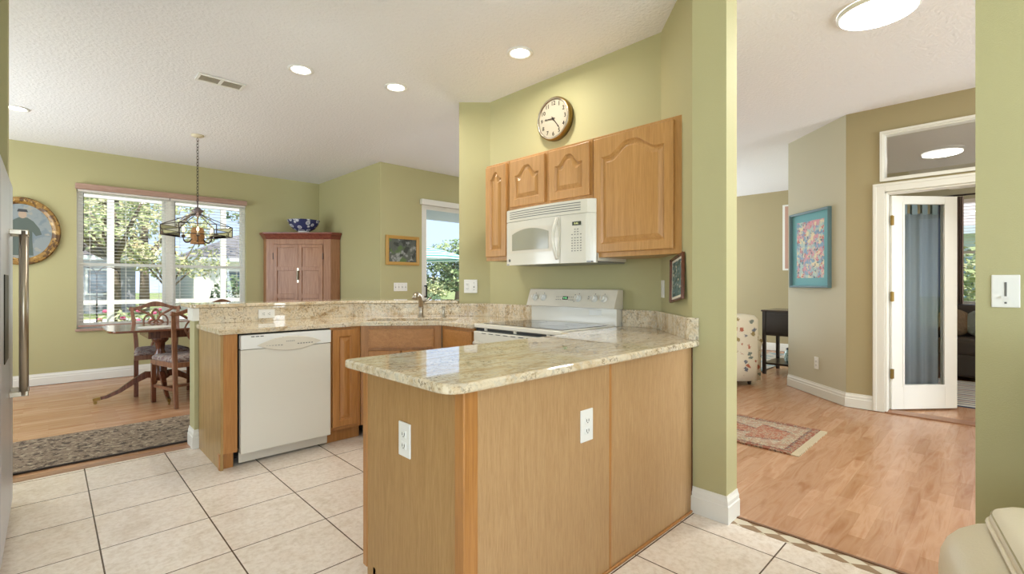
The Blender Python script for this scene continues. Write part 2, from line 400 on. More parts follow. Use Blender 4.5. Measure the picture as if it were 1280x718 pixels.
wall('wall_alcove_north', -2.42, -.155, 3.68, 3.80)
wall('wall_dining_west', -2.42, -2.30, 3.80, 7.95, [(4.85, 7.35, .5, 2.3)])
# half wall under the breakfast bar
S(MB().prism([(.765, 4.115), (.765, 4.275), (2.06, 4.275), (2.80, 3.58), (2.695, 3.475), (1.995, 4.115)], 0, 1.024), 'wall_half', M_wall)

def base(name, pts, h=.135, t=.016):
    """baseboard following a wall polyline, mitred; the board lies to the left of the travel direction"""
    prof = [(0, 0), (t, 0), (t, h*.62), (t*.75, h*.66), (t*.75, h*.8), (t*.4, h*.9), (t*.3, h), (0, h)]
    P2 = [Vector(p) for p in pts]; rings = []
    for i, p in enumerate(P2):
        ns = []
        for a, b in ((i-1, i), (i, i+1)):
            if a >= 0 and b < len(P2): d = (P2[b]-P2[a]).normalized(); ns.append(Vector((-d.y, d.x)))
        m = ns[0] if len(ns) == 1 else (ns[0]+ns[1])/(1+ns[0].dot(ns[1]))
        rings.append([(p.x+m.x*u, p.y+m.y*u, z) for u, z in prof])
    return S(MB().loft(rings), name, M_trim)
base('baseboard_dining', [(3.235, 7.95), (-2.3, 7.95)])
base('baseboard_dining_east', [(3.235, 5.91), (3.235, 7.95)])
base('baseboard_half_wall', [(.765, 4.275), (.765, 4.115), (.79, 4.115)][::-1])
base('baseboard_pillar', [(2.574, .974), (2.44, .974), (2.44, 1.151)])
base('baseboard_entry', [(5.62, .875), (5.62, 1.09), (6.29, 1.79)])
base('baseboard_far_east', [(9.40, 1.79), (9.40, 5.91)])
base('baseboard_den', [(9.10, -3.9), (9.10, 1.66)])

# ------------------------------------------------------------------ dining window with blinds
def window(name, x0, x1, z0, z1, y, n_units, depth=.13, fw=.035):
    """window in a wall whose inner face is Y=y, built of frame, sashes and panes"""
    fr = MB().ring(x0, x1, y+.05, y+depth-.02, z0, z1, fw, fw, fw, fw)
    uw = (x1-x0)/n_units
    for i in range(1, n_units): fr.box(x0+uw*i-.045, x0+uw*i+.045, y+.045, y+depth-.018, z0+fw, z1-fw)
    f = fr.build(name, M_trim, kind='structure')
    for i in range(n_units):
        a = x0+uw*i+(fw if i == 0 else .045); b = x0+uw*(i+1)-(fw if i == n_units-1 else .045); zm = z0+(z1-z0)*.455
        s = MB()
        for (c0, c1, yy) in ((z0+fw, zm+.02, .065), (zm-.02, z1-fw, .085)):
            s.ring(a+.001, b-.001, y+yy, y+yy+.019, c0+.001, c1-.001, .03, .03, .035, .035)
        s.build('sash', M_trim, f)
        MB()._a([(a, y+.094, z0+fw), (b, y+.094, z0+fw), (b, y+.094, z1-fw), (a, y+.094, z1-fw)], [(0, 1, 2, 3)]).build('pane', M_glass, f)
    return f
window('window_1', .25, 2.135, .64, 2.41, 7.95, 2)
M_slat = P('blind_slat', C(244, 238, 232), .5)
M_rose = wood('rose_wood_valance', C(160, 124, 108), C(176, 142, 126), C(190, 158, 142), 'x')
def blind(x0, x1, z0, z1, y, label, pitch=.0415):
    t = thing('window_blind', label, 'blind', ((x0+x1)/2, y, z0), group='dining window blinds')
    s = MB(); n = int((z1-z0-.08)/pitch)
    for i in range(n):
        z = z1-.06-pitch*(i+.5)
        s.box(x0+.008, x1-.008, y-.024, y+.024, z-.0012, z+.0012)
    s.build('slats', M_slat, t)
    MB().box(x0, x1, y-.026, y+.026, z0, z0+.022).build('bottom_rail', M_rose, t, bevel=.003)
    MB().box(x0, x1, y-.028, y+.028, z1-.06, z1).build('head_rail', M_slat, t)
    c = MB()
    for k in (.12, .5, .88):
        for dy in (-.022, .022): c.box(x0+(x1-x0)*k-.0012, x0+(x1-x0)*k+.0012, y+dy-.0008, y+dy+.0008, z0+.02, z1-.05)
    c.build('ladder_cords', M_slat, t)
    w_ = MB().tube([(x0+.05, y-.035, z1-.08), (x0+.05, y-.036, z1-.75)], .004, 6).tube([(x0+.05, y-.036, z1-.75), (x0+.05, y-.036, z1-.80)], [.004, .010], 6)
    w_.build('tilt_wand', M_iron, t)
blind(.262, 1.186, .665, 2.405, 7.965, 'white slatted blind over the left half of the dining window')
blind(1.199, 2.123, .665, 2.405, 7.965, 'white slatted blind over the right half of the dining window, behind the chandelier')
tag(MB().box(.235, 2.13, 7.875, 7.933, 2.365, 2.435).build('window_valance', M_rose, bevel=.006), 'rose-brown wooden valance along the top of the dining window', 'valance')
S(MB().box(.235, 2.14, 7.92, 7.995, .615, .642), 'trim_4', M_rose)

# ------------------------------------------------------------------ sliding patio door
def patio_door():
    x0, x1, z1 = 3.90, 6.30, 2.41; y = 5.91
    f = MB().ring(x0, x1, y+.002, y+.11, 0, z1, .045, .045, .03, .05).build('door_1', M_trim, kind='structure')
    for i, (a, b, yy) in enumerate(((3.945, 5.13, .03), (5.07, 6.255, .07))):
        s = MB()
        s.ring(a, b, y+yy, y+yy+.03, .031, z1-.051, .055, .055, .08, .06); s.build('sash', M_trim, f)
        MB()._a([(a+.05, y+yy+.014, .1), (b-.05, y+yy+.014, .1), (b-.05, y+yy+.014, z1-.1), (a+.05, y+yy+.014, z1-.1)], [(0, 1, 2, 3)]).build('pane', M_glass, f)
    MB().box(3.955, 3.975, y-.035, y-.02, 1.0, 1.18).box(3.955, 3.975, y-.03, y+.03, 1.0, 1.02).box(3.955, 3.975, y-.03, y+.03, 1.16, 1.18).build('handle', M_black, f, label='black pull handle')
patio_door()
tag(MB().box(3.86, 6.34, 5.84, 5.90, 2.35, 2.43).build('door_valance', M_trim, bevel=.004), 'white boxed valance over the sliding patio door', 'valance')

# ------------------------------------------------------------------ cabinet door builder
def door_mesh(w_, h_, arch=0, st=.055, t=.022, M=None, tp=None):
    """raised-panel door in local x (width) / z (height), front towards -y, back on y=0"""
    tp = tp if tp else st
    mb = MB(M); N = 28
    def outline(ins, y):
        a = st+ins; hw = w_/2-a; zt = h_-tp-arch-ins; pts = [(-hw, y, st+ins), (hw, y, st+ins)]
        for i in range(N+1):
            s = 1-2*i/N; q = abs(s)
            hh = arch*(0 if q > .80 else .5*(1+math.cos(PI*max(0, q-.10)/.70)))
            pts.append((s*hw, y, zt+hh))
        return pts
    def outer(y, e=0):
        pts = [(-w_/2+e, y, e), (w_/2-e, y, e)]
        for i in range(N+1): pts.append(((1-2*i/N)*(w_/2-e), y, h_-e))
        return pts
    R = [outer(0), outer(-t+.004), outer(-t, .004), outline(0, -t), outline(.004, -t+.006), outline(.010, -t+.014), outline(.014, -t+.014), outline(.040, -t+.003), outline(.043, -t+.003)]
    mb.loft(R, True, True)
    return mb

# ------------------------------------------------------------------ base cabinets, left run
YF = 3.495
def face_cabinet(name, label, poly, z0, z1, fpts, doors, mat, toe, group=None, mat_face=None):
    """box of footprint poly; fpts=(a,b) front line (world xy) left to right as seen; doors=list of (s0,s1,z0,z1,kind)"""
    cx = sum(p[0] for p in poly)/len(poly); cy = sum(p[1] for p in poly)/len(poly)
    t = thing(name, label, 'cabinet', (cx, cy, 0), group=group)
    MB().prism(poly, z0, z1).build('carcass', mat, t, bevel=.002)
    a = Vector((*fpts[0], 0)); b = Vector((*fpts[1], 0)); d = b-a; ang = math.atan2(d.y, d.x)
    if toe: MB().prism(toe, 0.0, z0).build('toe_kick', mat, t)
    for (s0, s1, c0, c1, kind) in doors:
        w_ = s1-s0; p = a+d.normalized()*((s0+s1)/2); F = frame((p.x, p.y, c0), ang)
        if kind == 'drawer':
            mb = MB(F).box(-w_/2, w_/2, -.019, 0, 0, c1-c0); mb.box(-w_/2+.012, w_/2-.012, -.022, -.019, .012, c1-c0-.012)
            mb.build('drawer_front', M_oak_dx, t, bevel=.004)
        else:
            door_mesh(w_, c1-c0, .0, .05, M=F).build('door', M_oak_d, t, bevel=.0015)
    return t
# end panel with stile next to the dishwasher
ep = thing('cabinet_end_panel', 'oak end panel and stile closing the left side of the dishwasher', 'cabinet', (.84, 3.8, 0))
MB().box(.79, .806, YF+.0, 4.112, .0, .872).build('side_panel', wood('olive_side_panel', C(150, 118, 66), C(172, 138, 84), C(184, 150, 96), 'z', .4), ep, label='olive-brown veneered side panel')  # this panel has its own olive-brown veneer tone
MB().box(.806, .888, YF, YF+.03, .1, .872).build('stile', M_oak_d, ep, bevel=.002)
MB().box(.80, .87, YF+.03, YF+.06, .0, .1).build('toe_block', M_oak_d, ep)
MB().box(.783, .81, YF+.005, YF+.045, .0, .105).build('corner_bead', M_oak_d, ep, bevel=.006)

def dishwasher():
    x0, x1 = .900, 1.498
    t = thing('dishwasher', 'white built-in dishwasher under the breakfast bar counter', 'dishwasher', ((x0+x1)/2, 3.8, 0))
    MB().box(x0+.01, x1-.005, YF+.02, 4.09, .1, .862).build('tub', M_dark, t)
    MB().box(x0, x1, YF-.028, YF+.02, .085, .765).build('door', M_white, t, bevel=.006)
    MB().box(x0, x1, YF-.034, YF+.02, .768, .862).build('control_panel', M_white2, t, bevel=.006)
    F = Matrix.Translation((1.21, YF-.034, .790))
    n = 24; pts = []
    for i in range(n+1): s = -1+2*i/n; pts.append((.215*s, .050*(1-s*s)))
    for i in range(n+1): s = 1-2*i/n; pts.append((.215*s, .0-.050*(1-s*s)-.001))
    R = [[(x, 0, z) for x, z in pts], [(x*.985, -.006, z*.9) for x, z in pts]]
    MB(F).loft(R).build('oval_fascia', M_almond, t, label='lens-shaped control fascia')
    b = MB(F)
    for i in range(6): b.box(-.16+i*.019, -.150+i*.019, -.0075, -.005, -.012+abs(i-6)*.0008, -.006)
    for i in range(6): b.box(.045+i*.019, .055+i*.019, -.0075, -.005, -.010, -.004)
    for i in range(5): b.box(-.03+i*.012, -.024+i*.012, -.0075, -.005, .012, .017)
    b.build('buttons', M_grey, t)
    MB(F).box(-.055, .055, -.004, .002, .036, .046).build('latch_recess', M_dark, t, bevel=.003)
    v = MB()
    for i in range(3): v.box(x0+.06+i*.028, x0+.08+i*.028, YF-.0355, YF-.033, .848, .853)
    v.build('vent_slots', M_dark, t)
    MB().box(x0+.005, x1, YF+.04, YF+.05, 0.012, .085).build('kick_plate', M_almond, t)
dishwasher()
face_cabinet('base_cabinet', 'narrow amber oak base cabinet to the right of the dishwasher',
    [(1.503, YF), (1.744, YF), (1.99, 4.10), (1.503, 4.10)], .10, .872, ((1.503, YF), (1.744, YF)), [(.012, .212, .125, .855, 'door')], M_oak_d,
    [(1.503, YF+.06), (1.76, YF+.06), (1.76, YF+.10), (1.503, YF+.10)])
face_cabinet('sink_cabinet', 'angled amber oak sink base cabinet under the corner sink',
    [(1.747, YF), (2.228, 3.10), (2.24, 3.12), (2.24, 3.80), (2.0, 4.08)], .10, .66, ((1.747, YF), (2.228, 3.10)),
    [(.06, .565, .70, .850, 'drawer'), (.06, .31, .125, .68, 'door'), (.318, .565, .125, .68, 'door')], M_oak_d,
    [(1.78, YF+.03), (2.25, 3.14), (2.30, 3.20), (1.83, 3.60)])
# upper front rail of the sink cabinet
sk = [o for o in COL.objects if o.name == 'sink_cabinet'][0]
MB().prism([(1.747, YF), (2.228, 3.10), (2.24, 3.115), (1.76, YF+.012)], .66, .872).build('face_rail', M_oak_d, sk)
face_cabinet('drawer_cabinet', 'short amber oak drawer cabinet between the corner sink and the range',
    [(2.232, 3.095), (2.232, 2.70), (2.88, 2.70), (2.88, 3.25), (2.6, 3.5), (2.26, 3.5)], .10, .66, ((2.232, 3.095), (2.232, 2.70)),
    [(.05, .385, .70, .850, 'drawer'), (.05, .385, .125, .68, 'door')], M_oak_d, [(2.28, 3.095), (2.28, 2.70), (2.32, 2.70), (2.32, 3.095)])
dk = [o for o in COL.objects if o.name == 'drawer_cabinet'][0]
MB().box(2.232, 2.25, 2.70, 3.09, .66, .872).build('face_rail', M_oak_d, dk)

# ------------------------------------------------------------------ counters
def round_poly(pts, rad):
    """round chosen corners: rad dict index->radius"""
    out = []; n = len(pts)
    for i, p in enumerate(pts):
        r = rad.get(i, 0)
        if not r: out.append(p); continue
        p = Vector(p); a = (Vector(pts[i-1])-p).normalized(); b = (Vector(pts[(i+1) % n])-p).normalized()
        for k in range(9):
            t = k/8; q = (p+a*r)*(1-t)**2+p*2*t*(1-t)+(p+b*r)*t**2; out.append((q.x, q.y))
    return out
CT0, CT1 = .874, .906
e = Vector((.735, -.678)); nn = Vector((.678, .735)); sc_ = Vector((2.165, 3.405))
def sp(a, b): q = sc_+e*a+nn*b; return (q.x, q.y)
hole = round_poly([sp(-.36, -.17), sp(.36, -.17), sp(.36, .17), sp(-.36, .17)], {0: .06, 1: .06, 2: .06, 3: .06})
ct = thing('countertop', 'cream granite countertop with corner sink running from dishwasher to range', 'countertop', (1.6, 3.8, CT0))
outer = [(.775, 3.465), (1.732, 3.465), (2.205, 3.078), (2.205, 2.70), (2.895, 2.70), (2.895, 3.275), (2.685, 3.47), (1.99, 4.11), (.775, 4.11)]
MB().prism_hole(outer, hole, CT0, CT1).build('slab', M_granite, ct, bevel=.004)
MB().prism([(.79, 4.112), (1.985, 4.112), (1.975, 4.092), (.79, 4.092)], CT1, 1.022).build('backsplash', M_granite, ct, bevel=.002)
MB().prism([(1.985, 4.112), (2.69, 3.468), (2.893, 3.276), (2.875, 3.262), (1.975, 4.092)], CT1, 1.022).build('backsplash', M_granite, ct, bevel=.002)
MB().box(2.875, 2.895, 2.70, 3.262, CT1, 1.022).build('backsplash', M_granite, ct, bevel=.002)

snk = thing('kitchen_sink', 'undermount corner sink below the granite counter', 'sink', (sc_.x, sc_.y, .70))
def sink_ring(k, z): return [(sc_.x+(x-sc_.x)*k, sc_.y+(y-sc_.y)*k, z) for x, y in hole]
MB().loft([sink_ring(1.05, .868), sink_ring(1.0, .868), sink_ring(.97, .76), sink_ring(.90, .70)], True, False).build('bowl', P('sink_composite', C(176, 158, 128), .35), snk, smooth=True)
MB().prism([(x, y) for x, y, z in sink_ring(.92, 0)], .692, .702).build('bowl_floor', P('sink_composite_floor', C(170, 152, 122), .35), snk)
MB().lathe([(.045, .702), (.045, .706), (.02, .706)], 20, M=Matrix.Translation((sc_.x, sc_.y, 0))).build('drain', M_nickel, snk)

fc = thing('faucet', 'brushed nickel pull-out kitchen faucet behind the corner sink', 'faucet', (2.345, 3.565, CT1))
bx, by = 2.345, 3.565
MB().lathe([(.030, CT1), (.030, CT1+.008), (.022, CT1+.016), (.020, CT1+.07), (.024, CT1+.09)], 20, c=(bx, by)).build('base', M_nickel, fc, smooth=True)
d0 = Vector((-.65, -.42, 0)).normalized()
pth = [Vector((bx, by, CT1+.08)), Vector((bx, by, CT1+.14))+d0*.004, Vector((bx, by, CT1+.185))+d0*.03, Vector((bx, by, CT1+.205))+d0*.075, Vector((bx, by, CT1+.195))+d0*.115, Vector((bx, by, CT1+.165))+d0*.135]
MB().tube(pth, [.021, .020, .020, .021, .023, .024], 14).build('spout', M_nickel, fc, smooth=True)
MB().tube([(bx, by, CT1+.13), (bx+.045, by-.03, CT1+.15), (bx+.075, by-.05, CT1+.175)], [.012, .008, .009], 10).build('handle', M_nickel, fc, smooth=True)
sd = thing('soap_dispenser', 'small brushed nickel soap dispenser to the right of the faucet', 'soap dispenser', (2.49, 3.43, CT1))
MB().lathe([(.020, CT1), (.020, CT1+.008), (.012, CT1+.02), (.011, CT1+.07), (.014, CT1+.085), (.010, CT1+.095)], 16, c=(2.49, 3.43)).build('body', M_nickel, sd, smooth=True)
MB().tube([(2.49, 3.43, CT1+.088), (2.462, 3.412, CT1+.092), (2.446, 3.402, CT1+.082)], .006, 8).build('nozzle', M_nickel, sd, smooth=True)

# raised bar top
bar_poly = [(.735, 4.075), (1.965, 4.075), (2.655, 3.445), (2.70, 3.485), (2.79, 3.575), (2.86, 3.70), (2.20, 4.50), (.735, 4.50)]
tp = thing('bar_top', 'raised cream granite breakfast bar ledge on the half wall', 'countertop', (1.5, 4.3, 1.024))
MB().prism(round_poly(bar_poly, {0: .03, 7: .05}), 1.024, 1.050).build('slab', M_granite, tp, bevel=.006)
MB().box(.75, .79, 4.092, 4.27, .93, 1.022).build('end_block', M_trim, tp, bevel=.002, label='white painted trim block')

# ------------------------------------------------------------------ peninsula
PX0, PX1, PY0, PY1 = .911, 2.438, 1.151, 1.785
pn = thing('peninsula_cabinet', 'oak veneered peninsula cabinet in the foreground, back and end panels facing out', 'cabinet', (1.6, 1.46, 0))
MB().prism([(PX0+.02, PY0+.02), (PX1-.012, PY0+.02), (PX1-.008, PY0+.03), (2.70, 1.42), (2.70, 1.77), (PX0+.02, PY1-.02)], .10, .873).build('carcass', M_oak_d, pn)
MB().box(PX0, PX0+.02, PY0+.045, PY1-.02, .0, .873).build('end_panel', wood('oak_veneer_end', C(166, 126, 76), C(176, 136, 86), C(184, 146, 96), 'z', .5, 2.2, .0, .7), pn)
MB().box(PX0+.055, 1.683, PY0, PY0+.02, .0, .873).build('back_panel', M_lam, pn)
MB().box(1.693, PX1-.001, PY0, PY0+.02, .0, .873).build('back_panel', M_lam, pn)
MB().box(1.680, 1.696, PY0-.002, PY0+.015, .0, .873).build('batten', M_oak_d, pn, bevel=.002)
MB().box(PX0-.003, PX0+.055, PY0-.003, PY0+.045, .0, .873).build('corner_stile', M_oak_d, pn, bevel=.004)
MB().box(PX0-.003, PX0+.02, PY1-.02, PY1+.012, .075, .873).build('face_frame', M_oak_d, pn, bevel=.002)
MB().box(PX0+.02, 2.20, PY1-.02, PY1, .10, .873).build('face_frame', M_oak_d, pn)
MB().box(PX0, PX0+.02, PY1-.09, PY1-.06, .0, .1).build('toe_trim', M_oak_d, pn, bevel=.006)
MB().box(PX0+.04, 2.20, PY1-.09, PY1-.07, .0, .1).build('toe_kick', M_oak_d, pn)
MB().box(PX0+.05, PX1-.004, PY0-.010, PY0, .0, .012).build('shoe_moulding', M_oak_d, pn, bevel=.003)
MB().box(PX1-.010, PX1-.001, PY0-.004, PY0+.004, .0, .873).build('scribe_moulding', P('dark_scribe', C(96, 62, 32), .6), pn)
for i in range(3):
    x = PX0+.06+i*.43
    door_mesh(.40, .70, 0, .05, M=frame((x+.2, PY1+.0, .125), PI)).build('door', M_oak_d, pn)

pc = thing('peninsula_countertop', 'cream granite peninsula countertop with rounded corner in the foreground', 'countertop', (1.6, 1.46, CT0))
po = round_poly([(.825, 1.108), (2.437, 1.108), (2.437, 1.150), (2.893, 1.577), (2.893, 1.860), (2.21, 1.860), (2.21, 1.80), (.825, 1.80)], {0: .075, 7: .03})
MB().prism(po, CT0, CT1).build('slab', M_granite, pc, bevel=.009, seg=3)
MB().box(2.873, 2.893, 1.60, 1.862, CT1, 1.022).build('backsplash', M_granite, pc, bevel=.002)
MB().prism([(2.437, 1.112), (2.437, 1.150), (2.893, 1.577), (2.873, 1.60), (2.418, 1.172), (2.418, 1.112)], CT1, 1.022).build('backsplash', M_granite, pc, bevel=.002)

# ------------------------------------------------------------------ range
def stove():
    x0, x1, y0, y1 = 2.235, 2.885, 1.868, 2.690
    t = thing('range', 'white freestanding electric range with glass cooktop below the microwave', 'stove', ((x0+x1)/2, (y0+y1)/2, 0))
    MB().box(x0+.02, x1, y0, y1, .06, .885).build('body', M_white, t, bevel=.003)
    MB().box(x0+.06, x1, y0+.02, y1-.02, 0, .06).build('plinth', M_dark, t)
    MB().box(x0-.012, x1-.085, y0-.002, y1+.002, .884, .912).build('cooktop_frame', M_white, t, bevel=.006, seg=3)
    MB().box(x0+.045, x1-.125, y0+.04, y1-.04, .911, .9145).build('cooktop_glass', P('black_ceramic_glass', C(44, 44, 46), .05), t, bevel=.002)
    for cx, cy, rr in ((2.40, 2.08, .095), (2.40, 2.48, .075), (2.64, 2.08, .075), (2.64, 2.48, .095)):
        pts = [[(cx+(rr+d)*math.cos(2*PI*k/32), cy+(rr+d)*math.sin(2*PI*k/32), z) for k in range(32)] for d, z in ((0, .9146), (0, .9149), (.003, .9149), (.003, .9146))]
        MB().loft(pts, True, False).build('burner_ring', M_grey, t)
    # oven door: gap under the lip, vent strip, door, handle
    MB().box(x0+.008, x0+.03, y0+.005, y1-.005, .862, .884).build('vent_gap', M_dark, t)
    for k in (.14, .5, .86): MB().box(x0-.002, x0+.02, y0+(y1-y0)*k-.012, y0+(y1-y0)*k+.012, .866, .884).build('hinge_clip', M_white, t)
    MB().box(x0-.020, x0+.018, y0+.004, y1-.004, .25, .860).build('oven_door', M_white, t, bevel=.006)
    s = MB()
    for k in range(9): s.box(x0-.0215, x0-.019, y0+.09+k*.074, y0+.135+k*.074, .846, .850)
    s.build('vent_slots', M_dark, t)
    MB().box(x0-.0215, x0-.019, y0+.16, y1-.16, .42, .68).build('oven_window', P('smoked_oven_glass', C(40, 40, 42), .08), t)
    h = MB().tube([(x0-.055, y0+.05, .78), (x0-.055, y1-.05, .78)], .013, 12)
    h.tube([(x0-.02, y0+.07, .78), (x0-.055, y0+.07, .78)], .011, 10).tube([(x0-.02, y1-.07, .78), (x0-.055, y1-.07, .78)], .011, 10)
    h.build('door_handle', M_white, t, smooth=True)
    MB().box(x0-.015, x0+.018, y0+.004, y1-.004, .07, .242).build('storage_drawer', M_white, t, bevel=.005)
    # backguard
    MB().box(2.815, 2.888, y0, y1-.012, .90, 1.03).build('backguard', M_white, t, bevel=.003)
    prof = [(2.775, 1.028), (2.888, 1.018), (2.888, 1.157), (2.828, 1.160), (2.822, 1.156)]
    R = [[(x, y, z) for x, z in prof] for y in (y0-.006, y1+.008)]
    MB().loft(R).build('control_panel', M_almond, t, bevel=.003)
    # panel decorations live on the sloping face; u along -Y, v up the slope
    sl = Vector((.047, 0, .128)).normalized(); nr = Vector((-sl.z, 0, sl.x)); o = Vector((2.798, 2.285, 1.092))
    F = Matrix(((0, sl.x, nr.x, o.x), (-1, sl.y, nr.y, o.y), (0, sl.z, nr.z, o.z), (0, 0, 0, 1)))
    for i, u in enumerate((-.335, -.245, .10, .245, .325)):
        k = MB(F).lathe([(.026, 0), (.026, .006), (.021, .012), (.019, .028), (.016, .030)], 20)
        k.build('knob', M_white2, t, smooth=False, bevel=.001)
        kk = [q for q in t.children if q.name.startswith('knob')][-1]
        MB(F).box(u*0-.004, .004, -.020, .020, .029, .036).build('grip', M_almond, kk)
        for q in (kk, [c for c in kk.children][-1]):
            me = q.data
            for vtx in me.vertices: vtx.co += Vector((0, -u, 0))
    MB(F).box(-.05, .0, -.012, .014, 0, .0025).build('display', P('green_display', C(24, 34, 26), .2), t)
    text_mb('4:46', .022, F @ Matrix.Translation((-.025, .001, .003)), .0003).build('display_digits', P('green_led', C(90, 160, 90), .5, emit=(.3, .9, .4, 1), es=.8), t)
    g = MB(F)
    for a in range(2):
        for b in range(3): g.box(-.115+b*.02, -.106+b*.02, -.014+a*.022, -.010+a*.022, 0, .001)
        for b in range(3): g.box(.010+b*.018, .018+b*.018, -.014+a*.022, -.010+a*.022, 0, .001)
    for u in (-.335, -.245, .10, .245, .325): g.box(u-.003, u+.003, .034, .040, 0, .001)
    g.box(.185, .192, -.004, .003, 0, .001).box(.185, .192, .014, .020, 0, .001).box(.060, .066, .026, .032, 0, .001).box(.060, .066, -.026, -.020, 0, .001)
    g.build('printed_marks', M_grey, t)
    MB().box(2.8135, 2.816, 1.99, 2.10, .975, 1.010).build('rating_label', M_white2, t, label='small white rating label')
stove()

# ------------------------------------------------------------------ upper cabinets
UX = 2.57; UZ1 = 2.158
def upper(label, y0, y1, z0, doors, poly=None, arch=.05):
    t = thing('wall_cabinet', label, 'cabinet', (2.73, (y0+y1)/2, z0), group=None)
    (MB().prism(poly, z0, UZ1) if poly else MB().box(UX, 2.897, y0, y1, z0, UZ1)).build('carcass', M_oak, t, bevel=.002)
    for (a, b) in doors:
        w_ = b-a; F = frame((UX, (a+b)/2, z0+.03), -PI/2)
        door_mesh(w_, UZ1-z0-.05, arch*min(1, w_/.35), min(.055, w_*.22), M=F, tp=.05).build('door', M_oak, t, bevel=.001)
    return t
upper('narrow oak wall cabinet to the left of the microwave', 2.683, 2.952, 1.385, [(2.70, 2.94)], arch=.075)
upper('oak wall cabinet with two small arched doors above the microwave', 1.888, 2.681, 1.757, [(1.905, 2.255), (2.300, 2.66)], arch=.065)
upper('large oak wall cabinet with one arched door to the right of the microwave', 1.27, 1.886, 1.372, [(1.315, 1.865)], [(UX, 1.272), (UX, 1.886), (2.897, 1.886), (2.897, 1.578)], arch=.075)

# ------------------------------------------------------------------ microwave
def microwave():
    y0, y1, z0, z1 = 1.842, 2.642, 1.338, 1.752
    t = thing('microwave', 'white over-the-range microwave with curved front hung under the small cabinets', 'microwave', (2.7, (y0+y1)/2, z0))
    def fx(y):
        s = (y-y0)/(y1-y0)*2-1; b = .032*(1-s*s)
        if s < -.86: b -= .035*((-.86-s)/.14)**2
        return 2.505-b
    n = 32; ys = [y0+(y1-y0)*i/n for i in range(n+1)]
    poly = [(fx(y)+.012, y) for y in ys]+[(2.895, y1), (2.895, y0)]
    MB().prism(poly, z0+.012, 1.755).build('body', M_white, t)
    def shell(a, b, c0, c1, off0, off1, arch=0):
        yy = [a+(b-a)*i/20 for i in range(21)]; f = []; bk = []
        R = []
        for y in yy:
            s = (y-a)/(b-a)*2-1; top = c1-arch*s*s
            R.append([(fx(y)-off1, y, c0), (fx(y)-off1, y, top), (fx(y)-off0, y, top), (fx(y)-off0, y, c0)])
        return MB().loft(R)
    shell(y0, y1, 1.663, z1, -.02, .0).build('vent_fascia', M_white, t, bevel=.002)
    g = MB()
    for k in range(4):
        yy = [1.93+(2.60-1.93)*i/16 for i in range(17)]; z = 1.683+k*.016
        g.loft([[(fx(y)-.0015, y, z), (fx(y)-.0015, y, z+.0045), (fx(y)+.002, y, z+.0045), (fx(y)+.002, y, z)] for y in yy])
    g.build('vent_slots', M_grey, t)
    shell(2.095, y1, z0, 1.659, -.02, .0).build('door', M_white, t, bevel=.002)
    shell(y0, 2.09, z0, 1.659, -.02, .0).build('control_panel', M_white, t, bevel=.002)
    shell(2.165, 2.595, 1.425, 1.612, 0, .0015, .012).build('window_surround', M_almond, t)
    shell(2.19, 2.57, 1.445, 1.600, .0, .003, .035).build('window', P('grey_mesh_glass', C(168, 164, 146), .12), t, label='grey arched door window')
    pts = [(fx(2.12)-.004-.032*math.sin(PI*i/14), 2.112+.012*math.sin(PI*i/14), z0+.03+(1.645-z0-.03)*i/14) for i in range(15)]
    MB().tube(pts, .0125, 10, up=(0, 1, 0)).build('handle', M_white, t, smooth=True)
    MB().box(fx(1.965)-.003, fx(1.965)+.01, 1.925, 1.995, 1.585, 1.610).build('display', P('olive_display', C(52, 54, 30), .2), t)
    text_mb('4:46', .020, Matrix.Translation((fx(1.96)-.0035, 1.96, 1.597)) @ Matrix(((0, 0, -1, 0), (-1, 0, 0, 0), (0, 1, 0, 0), (0, 0, 0, 1))), .0003).build('display_digits', P('pale_led', C(190, 190, 110), .5, emit=(.8, .8, .35, 1), es=.6), t)
    k = MB()
    for r_ in range(9):
        for c_ in range(4):
            if (r_ in (0, 1) and c_ in (0, 3)): continue
            y = 1.995-c_*.022; z = 1.560-r_*.017-(.006 if r_ > 2 else 0); k.box(fx(y)-.0015, fx(y)+.004, y-.006, y+.004, z-.0025, z+.0025)
    k.build('keypad', M_grey, t)
    MB().lathe([(.011, 0), (.011, .003), (.008, .004)], 18, M=Matrix.Translation((fx(2.605)-.0, 2.602, 1.375)) @ Matrix.Rotation(-PI/2, 4, 'Y')).build('badge', M_grey, t)
    MB().box(2.50, 2.89, y0+.01, y1-.01, z0+.002, z0+.011).build('underside_plate', P('grey_filter_plate', C(150, 150, 150), .4, metal=.6), t)
microwave()

